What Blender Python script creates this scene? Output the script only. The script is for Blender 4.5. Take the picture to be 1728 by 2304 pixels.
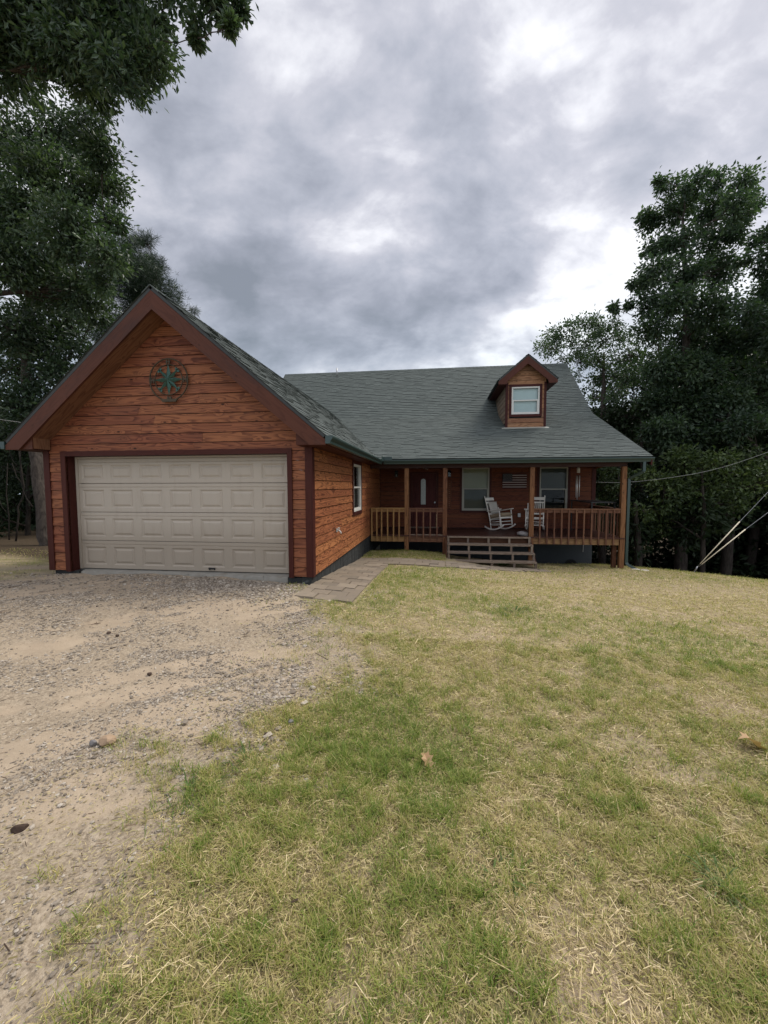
import bpy, math, random
import numpy as np
from mathutils import Vector, Matrix

for o in list(bpy.data.objects): bpy.data.objects.remove(o)
SC = bpy.context.scene
COL = SC.collection
rad = math.radians

# ---------------------------------------------------------------- camera
CAM = np.array([2.146, -6.711, 1.578])
CF = np.array([-0.1292, 0.9896, -0.0636]); CR = np.array([0.9916, 0.1293, -0.0023]); CU = np.array([-0.0060, 0.0633, 0.9980])
cam = bpy.data.cameras.new('camera'); camo = bpy.data.objects.new('camera', cam); COL.objects.link(camo)
camo.matrix_world = Matrix(((CR[0], CU[0], -CF[0], CAM[0]), (CR[1], CU[1], -CF[1], CAM[1]), (CR[2], CU[2], -CF[2], CAM[2]), (0, 0, 0, 1)))
cam.sensor_fit = 'VERTICAL'; cam.sensor_height = 36.0; cam.lens = 898.18 / 2304 * 36
cam.clip_start = 0.05; cam.clip_end = 2000
SC.camera = camo
SC.render.engine = 'CYCLES'
SC.view_settings.view_transform = 'Standard'; SC.view_settings.look = 'None'
SC.view_settings.gamma = 1.0; SC.view_settings.use_curve_mapping = False
SC.view_settings.exposure = 1.15
SC.cycles.max_bounces = 6; SC.cycles.diffuse_bounces = 3; SC.cycles.glossy_bounces = 3; SC.cycles.transmission_bounces = 4; SC.cycles.transparent_max_bounces = 8
try: SC.cycles.use_denoising = True
except Exception: pass

SUN_EL, SUN_AZ = 52.0, 35.0      # azimuth measured from +X towards +Y
SUN_STRENGTH, SUN_ANGLE = 1.5, 28.0
SKY_GAIN = 0.67

# ---------------------------------------------------------------- world: overcast sky, clouds thickening and brightening towards the zenith
def build_world():
    w = bpy.data.worlds.new('World'); SC.world = w; w.use_nodes = True
    nt = w.node_tree; nt.nodes.clear()
    N = lambda t, **k: _n(nt, t, **k)
    out = N('ShaderNodeOutputWorld')
    tc = N('ShaderNodeTexCoord')
    sky = N('ShaderNodeTexSky'); sky.sky_type = 'NISHITA'; sky.sun_disc = False
    sky.sun_elevation = rad(SUN_EL); sky.sun_rotation = rad(90 - SUN_AZ)
    bg1 = N('ShaderNodeBackground'); bg1.inputs['Strength'].default_value = 0.09
    nt.links.new(sky.outputs[0], bg1.inputs['Color'])
    nrm = N('ShaderNodeVectorMath', operation='NORMALIZE'); nt.links.new(tc.outputs['Generated'], nrm.inputs[0])
    sep = N('ShaderNodeSeparateXYZ'); nt.links.new(nrm.outputs[0], sep.inputs[0])
    def M(op, a, b=None, c=None, clamp=False):
        n = N('ShaderNodeMath', operation=op); n.use_clamp = clamp
        for i, v in enumerate((a, b, c)):
            if v is None: continue
            if isinstance(v, (int, float)): n.inputs[i].default_value = v
            else: nt.links.new(v, n.inputs[i])
        return n.outputs[0]
    zc = M('MAXIMUM', sep.outputs['Z'], 0.0)
    den = M('ADD', zc, 0.48)
    px, py = M('DIVIDE', sep.outputs['X'], den), M('DIVIDE', sep.outputs['Y'], den)
    cmb = N('ShaderNodeCombineXYZ'); nt.links.new(px, cmb.inputs[0]); nt.links.new(py, cmb.inputs[1])
    def noise(vec, scale, det, rough, dist=0.0, off=(0, 0, 0), rot=0.0, sc=(1, 1, 1)):
        mp = N('ShaderNodeMapping'); mp.inputs['Location'].default_value = off; mp.inputs['Rotation'].default_value = (0, 0, rot); mp.inputs['Scale'].default_value = sc
        nt.links.new(vec, mp.inputs['Vector'])
        n = N('ShaderNodeTexNoise'); n.inputs['Scale'].default_value = scale; n.inputs['Detail'].default_value = det
        n.inputs['Roughness'].default_value = rough; n.inputs['Distortion'].default_value = dist
        nt.links.new(mp.outputs[0], n.inputs['Vector']); return n.outputs['Fac']
    n1 = noise(cmb.outputs[0], 2.0, 9.0, 0.56, 0.12, (3.1, 1.7, 0), rad(-28), (1.0, 1.12, 1))
    n2 = noise(cmb.outputs[0], 5.5, 6.0, 0.55, 0.3, (8.3, 4.1, 2.0), rad(-28), (1.0, 1.6, 1))
    val = M('ADD', M('MULTIPLY', M('SUBTRACT', n1, 0.5), 2.15), M('MULTIPLY', M('SUBTRACT', n2, 0.5), 0.85))
    # broad thin and thick places in the cloud layer (fixed compass directions)
    LOBES = [(-0.118, 0.766, 0.631, 45, 0.12), (-0.090, 0.809, 0.581, 67, 0.08), (0.261, 0.824, 0.503, 45, 0.21), (0.271, 0.873, 0.405, 67, 0.13), (0.126, 0.947, 0.295, 90, 0.06), (-0.293, 0.635, 0.715, 60, 0.08), (-0.005, 0.686, 0.728, 45, 0.00), (0.411, 0.662, 0.627, 45, 0.13), (0.374, 0.773, 0.512, 45, 0.11), (-0.151, 0.725, 0.672, 82, -0.16), (0.240, 0.751, 0.616, 82, -0.16), (0.013, 0.840, 0.543, 45, -0.08), (-0.259, 0.832, 0.491, 45, -0.06), (0.412, 0.706, 0.577, 67, -0.08), (-0.464, 0.724, 0.509, 30, -0.02), (0.421, 0.827, 0.373, 37, 0.11)]
    for (dx, dy, dz, k, a) in LOBES:
        dt = N('ShaderNodeVectorMath', operation='DOT_PRODUCT'); nt.links.new(nrm.outputs[0], dt.inputs[0]); dt.inputs[1].default_value = (dx, dy, dz)
        g = M('POWER', 2.718281828, M('MULTIPLY', M('SUBTRACT', dt.outputs['Value'], 1.0), k))
        val = M('ADD', val, M('MULTIPLY', g, a))
    val = M('ADD', val, M('MULTIPLY', zc, 0.10))
    rmp = N('ShaderNodeValToRGB'); nt.links.new(M('ADD', M('MULTIPLY', val, 1.0), 0.40, clamp=True), rmp.inputs[0])
    cr = rmp.color_ramp; cr.elements[0].position = 0.0; cr.elements[0].color = (0.180, 0.196, 0.226, 1)
    cr.elements[1].position = 1.0; cr.elements[1].color = (0.95, 0.94, 0.95, 1)
    for p, c in ((0.25, (0.262, 0.275, 0.318)), (0.42, (0.345, 0.357, 0.405)), (0.58, (0.445, 0.447, 0.492)), (0.78, (0.68, 0.68, 0.71))):
        e = cr.elements.new(p); e.color = (*c, 1)
    # the lower sky is a little bluer, and the cloud layer is brighter overhead
    mix = N('ShaderNodeMixRGB'); mix.blend_type = 'MULTIPLY'
    lowf = M('SUBTRACT', 1.0, M('MULTIPLY', zc, 2.4), clamp=True)
    nt.links.new(lowf, mix.inputs['Fac']); nt.links.new(rmp.outputs[0], mix.inputs['Color1']); mix.inputs['Color2'].default_value = (0.86, 0.985, 1.01, 1)
    bg2 = N('ShaderNodeBackground'); nt.links.new(mix.outputs[0], bg2.inputs['Color'])
    def SS(v, a, b):
        n = N('ShaderNodeMapRange', interpolation_type='SMOOTHSTEP'); nt.links.new(v, n.inputs[0]); n.inputs[1].default_value = a; n.inputs[2].default_value = b; return n.outputs[0]
    high = M('MULTIPLY', SS(zc, 0.76, 1.0), 1.9)          # the overcast is brightest overhead
    rear_fill = M('MULTIPLY', SS(M('MULTIPLY', sep.outputs['Y'], -1.0), -0.05, 0.85), 0.9)   # added brightness behind the camera, to light the garage front
    st = M('MULTIPLY', M('ADD', M('ADD', high, rear_fill), 1.0), SKY_GAIN)
    nt.links.new(st, bg2.inputs['Strength'])
    ms = N('ShaderNodeMixShader'); ms.inputs[0].default_value = 0.93
    nt.links.new(bg1.outputs[0], ms.inputs[1]); nt.links.new(bg2.outputs[0], ms.inputs[2])
    nt.links.new(ms.outputs[0], out.inputs['Surface'])

def _n(nt, t, **k):
    n = nt.nodes.new(t)
    for a, b in k.items(): setattr(n, a, b)
    return n
build_world()

sl = bpy.data.lights.new('sun', 'SUN'); sl.energy = SUN_STRENGTH; sl.angle = rad(SUN_ANGLE); sl.color = (1.0, 0.95, 0.87)
so = bpy.data.objects.new('sun', sl); COL.objects.link(so)
sd = Vector((math.cos(rad(SUN_EL)) * math.cos(rad(SUN_AZ)), math.cos(rad(SUN_EL)) * math.sin(rad(SUN_AZ)), math.sin(rad(SUN_EL))))
so.rotation_euler = sd.to_track_quat('Z', 'Y').to_euler(); so.location = (20, 10, 40)

# ---------------------------------------------------------------- materials
class G:
    """small helper to write node graphs"""
    def __init__(s, name):
        s.m = bpy.data.materials.new(name); s.m.use_nodes = True; s.nt = s.m.node_tree; s.nt.nodes.clear()
        s.out = s.N('ShaderNodeOutputMaterial')
    def N(s, t, **k): return _n(s.nt, t, **k)
    def L(s, a, b): s.nt.links.new(a, b)
    def setin(s, n, i, v):
        if v is None: return
        if isinstance(v, (int, float, tuple, list)): n.inputs[i].default_value = v
        else: s.L(v, n.inputs[i])
    def M(s, op, a, b=None, c=None, clamp=False):
        n = s.N('ShaderNodeMath', operation=op); n.use_clamp = clamp
        for i, v in enumerate((a, b, c)): s.setin(n, i, v)
        return n.outputs[0]
    def attr(s, name):
        return s.N('ShaderNodeAttribute', attribute_name=name).outputs['Fac']
    def obj(s): return s.N('ShaderNodeTexCoord').outputs['Object']
    def uv(s): return s.N('ShaderNodeTexCoord').outputs['UV']
    def sep(s, v):
        n = s.N('ShaderNodeSeparateXYZ'); s.L(v, n.inputs[0]); return n.outputs
    def comb(s, x=0.0, y=0.0, z=0.0):
        n = s.N('ShaderNodeCombineXYZ')
        for i, v in enumerate((x, y, z)): s.setin(n, i, v)
        return n.outputs[0]
    def noise(s, vec, scale=1.0, det=2.0, rough=0.5, dist=0.0):
        n = s.N('ShaderNodeTexNoise'); s.L(vec, n.inputs['Vector'])
        n.inputs['Scale'].default_value = scale; n.inputs['Detail'].default_value = det; n.inputs['Roughness'].default_value = rough; n.inputs['Distortion'].default_value = dist
        return n.outputs['Fac']
    def voro(s, vec, scale=1.0, feature='F1', out='Distance'):
        n = s.N('ShaderNodeTexVoronoi', feature=feature); s.L(vec, n.inputs['Vector']); n.inputs['Scale'].default_value = scale
        return n.outputs[out]
    def ramp(s, f, stops):
        n = s.N('ShaderNodeValToRGB'); s.L(f, n.inputs[0]); cr = n.color_ramp
        cr.elements[0].position = stops[0][0]; cr.elements[0].color = (*stops[0][1], 1)
        cr.elements[1].position = stops[-1][0]; cr.elements[1].color = (*stops[-1][1], 1)
        for p, c in stops[1:-1]:
            e = cr.elements.new(p); e.color = (*c, 1)
        return n.outputs[0]
    def sstep(s, v, a, b):
        n = s.N('ShaderNodeMapRange', interpolation_type='SMOOTHSTEP'); s.L(v, n.inputs[0])
        n.inputs[1].default_value = a; n.inputs[2].default_value = b; return n.outputs[0]
    def mix(s, f, a, b, mode='MIX'):
        n = s.N('ShaderNodeMixRGB', blend_type=mode)
        s.setin(n, 0, f)
        for i, v in ((1, a), (2, b)):
            if isinstance(v, tuple): n.inputs[i].default_value = (*v, 1)[:4]
            else: s.L(v, n.inputs[i])
        return n.outputs[0]
    def bump(s, h, strength=0.3, dist=0.01):
        n = s.N('ShaderNodeBump'); n.inputs['Strength'].default_value = strength; n.inputs['Distance'].default_value = dist
        s.L(h, n.inputs['Height']); return n.outputs[0]
    def pbr(s, col, rough=0.7, normal=None, metal=0.0, spec=0.4, **kw):
        b = s.N('ShaderNodeBsdfPrincipled')
        if isinstance(col, tuple): b.inputs['Base Color'].default_value = (*col, 1)
        else: s.L(col, b.inputs['Base Color'])
        s.setin(b, 'Roughness', rough); b.inputs['Metallic'].default_value = metal; b.inputs['Specular IOR Level'].default_value = spec
        if normal is not None: s.L(normal, b.inputs['Normal'])
        for k, v in kw.items(): b.inputs[k].default_value = v
        s.L(b.outputs[0], s.out.inputs['Surface']); return b

def wood(name, light, mid, dark, knots=1.0, ring=1.0, rough=0.55, weather=0.0, vary=0.35, wcol=(0.16, 0.13, 0.105), ringscale=13.0, spec=0.16):
    """board lumber: UV runs in metres along and across each board, 'rnd' is a random number per board"""
    g = G(name); u, v, _ = g.sep(g.uv()); r = g.attr('rnd')
    rz = g.M('MULTIPLY', r, 37.0)
    base = g.noise(g.comb(g.M('MULTIPLY', u, 0.55), g.M('MULTIPLY', v, 5.5), rz), 1.0, 2.0, 0.45, 0.2)
    wig = g.noise(g.comb(g.M('MULTIPLY', u, 5.0), g.M('MULTIPLY', v, 22.0), rz), 1.0, 2.0, 0.5)
    kd = g.voro(g.comb(g.M('MULTIPLY', u, 2.9), g.M('ADD', g.M('MULTIPLY', v, 6.4), g.M('MULTIPLY', r, 11.0)), rz), 1.0)
    kw_ = g.M('MULTIPLY', g.M('POWER', 2.718, g.M('MULTIPLY', kd, -9.0)), 0.45 * knots)
    f = g.M('ADD', g.M('ADD', base, g.M('MULTIPLY', wig, 0.035)), kw_)
    saw = g.M('FRACT', g.M('MULTIPLY', f, ringscale))
    late = g.sstep(saw, 0.35, 0.95)
    fib = g.noise(g.comb(g.M('MULTIPLY', u, 3.0), g.M('MULTIPLY', v, 170.0), rz), 1.0, 2.0, 0.6)
    tone = g.M('ADD', g.M('MULTIPLY', late, 0.62 * ring), g.M('MULTIPLY', g.M('SUBTRACT', fib, 0.5), 0.55), clamp=True)
    col = g.ramp(tone, [(0.0, light), (0.5, mid), (1.0, dark)])
    big = g.noise(g.comb(g.M('MULTIPLY', u, 0.5), g.M('MULTIPLY', v, 1.6), rz), 1.0, 3.0, 0.6)
    br = g.M('ADD', 1.0, g.M('ADD', g.M('MULTIPLY', g.M('SUBTRACT', r, 0.5), vary * 1.4), g.M('MULTIPLY', g.M('SUBTRACT', big, 0.5), vary * 1.5)))
    hsv = g.N('ShaderNodeHueSaturation'); g.L(br, hsv.inputs['Value']); g.L(col, hsv.inputs['Color'])
    g.L(g.M('ADD', 0.497, g.M('MULTIPLY', g.M('SUBTRACT', r, 0.5), 0.010)), hsv.inputs['Hue'])
    col = hsv.outputs[0]
    if weather > 0:
        wn = g.noise(g.comb(g.M('MULTIPLY', u, 0.9), g.M('MULTIPLY', v, 3.0), rz), 1.0, 4.0, 0.65)
        col = g.mix(g.M('MULTIPLY', g.sstep(wn, 0.45, 0.75), weather), col, wcol)
    if knots > 0:
        km = g.M('SUBTRACT', 1.0, g.sstep(kd, 0.05, 0.13))
        pick = g.sstep(g.voro(g.comb(g.M('MULTIPLY', u, 2.9), g.M('ADD', g.M('MULTIPLY', v, 6.4), g.M('MULTIPLY', r, 11.0)), rz), 1.0, out='Color'), 0.15, 0.25)
        col = g.mix(g.M('MULTIPLY', g.M('MULTIPLY', km, pick), min(1.0, 0.9 * knots)), col, tuple(0.28 * x for x in dark))
    g.pbr(col, rough, g.bump(g.M('ADD', g.M('MULTIPLY', late, 0.5), fib), 0.25, 0.003), spec=spec)
    return g.m

def paint(name, col, rough=0.5, var=0.12, scale=6.0, metal=0.0, spec=0.4, dirt=0.0, dirtcol=(0.12, 0.10, 0.08), bump=0.1):
    g = G(name); o = g.obj()
    n = g.noise(o, scale, 5.0, 0.6); n2 = g.noise(o, scale * 14, 3.0, 0.6)
    c = g.mix(g.M('MULTIPLY', n, 1.0), tuple(x * (1 - var) for x in col), tuple(x * (1 + var) for x in col))
    if dirt > 0:
        d = g.noise(o, scale * 0.45, 6.0, 0.7)
        c = g.mix(g.M('MULTIPLY', g.sstep(d, 0.5, 0.75), dirt), c, dirtcol)
    g.pbr(c, g.M('ADD', rough - 0.08, g.M('MULTIPLY', n, 0.16)), g.bump(n2, bump, 0.002), metal, spec)
    return g.m

def glass_mat(name, tint=(0.9, 0.95, 0.95)):
    g = G(name)
    tr = g.N('ShaderNodeBsdfTransparent'); tr.inputs['Color'].default_value = (*tint, 1)
    gl = g.N('ShaderNodeBsdfGlossy'); gl.inputs['Roughness'].default_value = 0.03
    fr = g.N('ShaderNodeFresnel'); fr.inputs['IOR'].default_value = 1.30
    nz = g.noise(g.obj(), 3.0, 1.0, 0.5); b = g.bump(nz, 0.03, 0.02); g.L(b, gl.inputs['Normal']); g.L(b, fr.inputs['Normal'])
    ms = g.N('ShaderNodeMixShader'); g.L(fr.outputs[0], ms.inputs[0]); g.L(tr.outputs[0], ms.inputs[1]); g.L(gl.outputs[0], ms.inputs[2])
    g.L(ms.outputs[0], g.out.inputs['Surface']); return g.m

def leaf_mat(name, cols, sheen=0.35, trans=0.35, rough=0.45):
    g = G(name); r = g.attr('rnd')
    col = g.ramp(r, [(i / (len(cols) - 1), c) for i, c in enumerate(cols)])
    b = g.N('ShaderNodeBsdfPrincipled'); g.L(col, b.inputs['Base Color']); b.inputs['Roughness'].default_value = rough; b.inputs['Specular IOR Level'].default_value = sheen
    t = g.N('ShaderNodeBsdfTranslucent'); g.L(g.mix(1.0, col, (1.1, 1.25, 0.6), 'MULTIPLY'), t.inputs['Color'])
    ms = g.N('ShaderNodeMixShader'); ms.inputs[0].default_value = trans
    g.L(b.outputs[0], ms.inputs[1]); g.L(t.outputs[0], ms.inputs[2]); g.L(ms.outputs[0], g.out.inputs['Surface']); return g.m

def bark_mat(name, a, b):
    g = G(name); o = g.obj(); x, y, z = g.sep(o)
    n = g.noise(g.comb(g.M('MULTIPLY', x, 14.0), g.M('MULTIPLY', y, 14.0), g.M('MULTIPLY', z, 3.2)), 1.0, 5.0, 0.65, 0.6)
    g.pbr(g.ramp(n, [(0.3, a), (0.7, b)]), 0.9, g.bump(n, 0.9, 0.03), spec=0.15); return g.m

MAT = {}
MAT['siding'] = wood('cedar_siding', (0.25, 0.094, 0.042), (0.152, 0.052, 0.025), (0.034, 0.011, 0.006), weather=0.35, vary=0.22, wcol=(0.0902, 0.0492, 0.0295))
MAT['siding_porch_shaded'] = wood('shaded_porch_siding', (0.125, 0.038, 0.015), (0.088, 0.026, 0.01), (0.034, 0.01, 0.005), vary=0.2)  # darker copy of the siding, with the porch shade put into the colour
MAT['side'] = wood('lit_side_siding', (0.31, 0.124, 0.05), (0.19, 0.068, 0.027), (0.034, 0.012, 0.007), vary=0.25, ring=1.25, ringscale=15.0)  # lighter copy of the siding, light on the side wall put into it
MAT['dormer'] = wood('dormer_siding', (0.2550, 0.1318, 0.0680), (0.1700, 0.0765, 0.0365), (0.0680, 0.0255, 0.0127), weather=0.5, vary=0.45, wcol=(0.2210, 0.1573, 0.0978))
MAT['grey_siding'] = wood('weathered_siding', (0.2210, 0.1615, 0.1105), (0.1530, 0.1062, 0.0680), (0.0595, 0.0340, 0.0213), vary=0.3, weather=0.4, wcol=(0.2380, 0.2040, 0.1700))
MAT['trim'] = wood('red_brown_trim', (0.052, 0.013, 0.009), (0.042, 0.01, 0.007), (0.026, 0.007, 0.005), knots=0.3, ring=0.6, vary=0.25, weather=0.25, wcol=(0.0546, 0.0234, 0.0172))
MAT['rake'] = wood('rake_board', (0.08, 0.029, 0.017), (0.06, 0.021, 0.012), (0.034, 0.012, 0.008), knots=0.4, ring=0.6, vary=0.25, weather=0.7, wcol=(0.0413, 0.0225, 0.0195))
MAT['soffit'] = wood('soffit_plywood', (0.2250, 0.1162, 0.0600), (0.1575, 0.0788, 0.0413), (0.0750, 0.0353, 0.0195), knots=0.5, vary=0.2)
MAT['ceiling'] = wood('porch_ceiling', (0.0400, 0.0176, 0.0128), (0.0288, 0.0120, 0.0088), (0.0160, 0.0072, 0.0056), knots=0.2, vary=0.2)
MAT['post'] = wood('treated_post', (0.1700, 0.0808, 0.0357), (0.1190, 0.0527, 0.0229), (0.0425, 0.0170, 0.0085), vary=0.25, ringscale=9.0)
MAT['rail'] = wood('rail_lumber', (0.15, 0.074, 0.042), (0.108, 0.05, 0.028), (0.048, 0.02, 0.013), vary=0.3)
MAT['new_lumber'] = wood('new_pine_lumber', (0.2975, 0.1785, 0.0723), (0.2295, 0.1275, 0.0467), (0.1190, 0.0553, 0.0187), vary=0.2, ring=0.8)
MAT['rim'] = wood('rim_lumber', (0.2040, 0.1190, 0.0561), (0.1530, 0.0808, 0.0374), (0.0680, 0.0323, 0.0170), vary=0.25, weather=0.3)
MAT['deck'] = wood('deck_board', (0.0553, 0.0238, 0.0170), (0.0408, 0.0170, 0.0119), (0.0238, 0.0093, 0.0068), knots=0.4, vary=0.3, rough=0.4)
MAT['stair'] = wood('weathered_stair', (0.2, 0.155, 0.115), (0.145, 0.105, 0.075), (0.07, 0.048, 0.034), knots=0.3, vary=0.3, weather=0.5, wcol=(0.1275, 0.1062, 0.0978))
MAT['stairin'] = wood('stair_riser', (0.0880, 0.0384, 0.0192), (0.0624, 0.0256, 0.0128), (0.0320, 0.0120, 0.0064), knots=0.5, vary=0.3)
MAT['door'] = paint('garage_door_almond', (0.400, 0.338, 0.265), 0.45, 0.05, 2.0, dirt=0.10, dirtcol=(0.33, 0.29, 0.24))
def door_mat():
    g = G('garage_door_almond'); o = g.obj(); x, y, z = g.sep(o)
    n = g.noise(o, 2.0, 5.0, 0.6); st = g.noise(g.comb(g.M('MULTIPLY', x, 9.0), y, g.M('MULTIPLY', z, 1.2)), 1.0, 5.0, 0.65); f = g.noise(o, 60.0, 3.0, 0.6)
    c = g.mix(n, (0.385, 0.332, 0.268), (0.420, 0.363, 0.293))
    c = g.mix(g.M('MULTIPLY', g.sstep(st, 0.5, 0.8), 0.30), c, (0.27, 0.225, 0.17))
    sp = g.M('MULTIPLY', g.M('SUBTRACT', 1.0, g.sstep(g.M('ADD', z, g.M('MULTIPLY', st, 0.5)), 0.72, 1.25)), 0.45)     # road splash on the lowest panels
    c = g.mix(sp, c, (0.235, 0.185, 0.13))
    g.pbr(c, g.M('ADD', 0.38, g.M('MULTIPLY', st, 0.25)), g.bump(g.M('ADD', f, g.M('MULTIPLY', n, 3.0)), 0.12, 0.006), spec=0.4); return g.m
MAT['door'] = door_mat()
MAT['white'] = paint('white_vinyl', (0.55, 0.54, 0.50), 0.4, 0.05, 5.0)
MAT['vinyl_dimmed'] = paint('shade_dimmed_vinyl', (0.27, 0.265, 0.225), 0.4, 0.05, 5.0)  # window vinyl darkened, porch shade is part of this colour
MAT['whitepaint'] = paint('white_chair_paint', (0.76, 0.72, 0.66), 0.4, 0.06, 9.0)
MAT['chalk'] = paint('worn_white_paint', (0.26, 0.245, 0.21), 0.8, 0.25, 8.0, dirt=0.95, dirtcol=(0.20, 0.17, 0.13))
MAT['gutter'] = paint('green_gutter', (0.022, 0.044, 0.039), 0.35, 0.12, 3.0, spec=0.5)
MAT['gutterlip_highlight'] = paint('gutter_lip_highlight', (0.18, 0.22, 0.21), 0.35, 0.1, 3.0)  # pale lip face, a bevel highlight put into the colour
MAT['darkmetal'] = paint('dark_metal', (0.02, 0.02, 0.022), 0.4, 0.2, 9.0, metal=0.3)
MAT['steel'] = paint('galvanised_steel', (0.33, 0.33, 0.33), 0.4, 0.15, 12.0, metal=0.7)
MAT['alum'] = paint('chime_aluminium', (0.74, 0.74, 0.72), 0.3, 0.05, 12.0, metal=0.4)
MAT['bronze'] = paint('bronze_wire', (0.055, 0.040, 0.022), 0.5, 0.35, 12.0, metal=0.4)
MAT['verdigris'] = paint('verdigris_star', (0.036, 0.092, 0.073), 0.40, 0.4, 14.0, metal=0.3)
MAT['dark'] = paint('dark_interior', (0.012, 0.012, 0.012), 0.9, 0.1, 3.0)
MAT['blind'] = paint('window_blind', (0.26, 0.26, 0.18), 0.8, 0.05, 4.0)
MAT['blindpale'] = paint('pale_blind', (0.52, 0.60, 0.60), 0.8, 0.04, 4.0)
MAT['screen'] = paint('window_screen', (0.055, 0.06, 0.05), 0.8, 0.1, 40.0)
MAT['glass'] = glass_mat('window_glass')
MAT['frost'] = paint('leaded_glass', (0.30, 0.33, 0.31), 0.25, 0.35, 30.0, spec=0.6)
MAT['doorred'] = wood('front_door_wood', (0.0680, 0.0160, 0.0136), (0.0520, 0.0112, 0.0096), (0.0320, 0.0072, 0.0064), knots=0.0, vary=0.1)
MAT['flagred'] = wood('flag_red', (0.04, 0.009, 0.008), (0.03, 0.007, 0.006), (0.02, 0.005, 0.004), knots=0.0, vary=0.3)
MAT['flagwhite'] = wood('flag_white', (0.34, 0.28, 0.26), (0.28, 0.225, 0.21), (0.2, 0.155, 0.14), knots=0.0, vary=0.2)
MAT['flagblue'] = wood('flag_blue', (0.016, 0.022, 0.03), (0.012, 0.016, 0.022), (0.008, 0.01, 0.014), knots=0.0, vary=0.2)
MAT['cushion'] = paint('beige_cushion', (0.36, 0.28, 0.19), 0.9, 0.2, 9.0, bump=0.5)
MAT['cushion_grey'] = paint('grey_cushion', (0.50, 0.47, 0.42), 0.9, 0.1, 9.0, bump=0.5)
MAT['concrete'] = paint('foundation_concrete', (0.048, 0.054, 0.058), 0.9, 0.2, 3.0, dirt=0.5, dirtcol=(0.026, 0.030, 0.034), bump=0.5)
MAT['yellow'] = paint('faded_yellow_guard', (0.62, 0.545, 0.39), 0.5, 0.08, 5.0)
MAT['cable'] = paint('pale_cable', (0.30, 0.30, 0.29), 0.5, 0.1, 5.0)
MAT['felt'] = paint('roof_edge', (0.05, 0.055, 0.055), 0.9, 0.2, 8.0)
def block_mat():
    g = G('tarred_block'); x, y, z = g.sep(g.obj())
    n = g.noise(g.comb(g.M('MULTIPLY', x, 3.0), g.M('MULTIPLY', y, 7.0), g.M('MULTIPLY', z, 1.5)), 1.0, 5.0, 0.65)
    n2 = g.noise(g.comb(x, g.M('MULTIPLY', y, 14.0), g.M('MULTIPLY', z, 3.0)), 1.0, 4.0, 0.6)
    c = g.ramp(n, [(0.3, (0.010, 0.011, 0.011)), (0.62, (0.028, 0.030, 0.029))])
    c = g.mix(g.sstep(n2, 0.64, 0.72), c, (0.22, 0.24, 0.235))
    g.pbr(c, 0.85, g.bump(n, 0.6, 0.02)); return g.m
MAT['block'] = block_mat()
def shingle_mat():
    g = G('asphalt_shingle'); r = g.attr('rnd'); o = g.obj()
    gr = g.noise(o, 160.0, 2.0, 0.7); bg = g.noise(o, 0.55, 4.0, 0.6); md = g.noise(o, 7.0, 3.0, 0.6)
    t = g.M('ADD', g.M('MULTIPLY', r, 0.55), g.M('ADD', g.M('MULTIPLY', bg, 0.22), g.M('MULTIPLY', md, 0.06)))
    c = g.ramp(t, [(0.12, (0.051, 0.061, 0.056)), (0.50, (0.084, 0.098, 0.090)), (0.90, (0.134, 0.152, 0.141))])
    c = g.mix(g.sstep(gr, 0.55, 0.8), c, (0.21, 0.23, 0.22))
    g.pbr(c, 0.88, g.bump(gr, 0.4, 0.003), spec=0.25); return g.m
MAT['shingle'] = shingle_mat()
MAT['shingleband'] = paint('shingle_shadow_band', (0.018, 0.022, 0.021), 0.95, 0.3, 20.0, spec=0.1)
def paver_mat():
    g = G('paver'); r = g.attr('rnd'); o = g.obj()
    n = g.noise(o, 9.0, 5.0, 0.65); f = g.noise(o, 90.0, 2.0, 0.6)
    c = g.ramp(r, [(0.0, (0.150, 0.125, 0.092)), (0.5, (0.198, 0.158, 0.113)), (1.0, (0.25, 0.205, 0.150))])
    c = g.mix(g.M('MULTIPLY', g.sstep(n, 0.42, 0.75), 0.6), c, (0.145, 0.12, 0.10))
    c = g.mix(g.M('MULTIPLY', f, 0.35), c, (0.25, 0.20, 0.155))
    g.pbr(c, 0.9, g.bump(f, 0.4, 0.004), spec=0.2); return g.m
MAT['paver'] = paver_mat()
MAT['oakleaf'] = leaf_mat('oak_leaf', [(0.016, 0.032, 0.019), (0.048, 0.080, 0.042), (0.115, 0.165, 0.080)], sheen=0.55, trans=0.34, rough=0.42)
MAT['brightleaf'] = leaf_mat('understory_leaf', [(0.020, 0.036, 0.012), (0.048, 0.076, 0.024), (0.096, 0.132, 0.044)], sheen=0.3, trans=0.28)
MAT['tallleaf'] = leaf_mat('tall_tree_leaf', [(0.018, 0.036, 0.021), (0.046, 0.080, 0.042), (0.095, 0.140, 0.075)], sheen=0.5, trans=0.42)
MAT['darkleaf'] = leaf_mat('woods_leaf', [(0.010, 0.018, 0.009), (0.018, 0.030, 0.014), (0.028, 0.046, 0.018)], sheen=0.15, trans=0.2)
MAT['needle'] = leaf_mat('pine_needle', [(0.012, 0.025, 0.014), (0.022, 0.042, 0.021), (0.034, 0.058, 0.026)], sheen=0.3, trans=0.15)
MAT['weed'] = leaf_mat('weed_leaf', [(0.06, 0.10, 0.022), (0.09, 0.14, 0.034), (0.13, 0.185, 0.05)], sheen=0.3, trans=0.35)
MAT['bark'] = bark_mat('bark', (0.022, 0.018, 0.015), (0.095, 0.078, 0.066))
MAT['barkdark'] = bark_mat('dark_bark', (0.014, 0.012, 0.010), (0.055, 0.046, 0.038))
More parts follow.
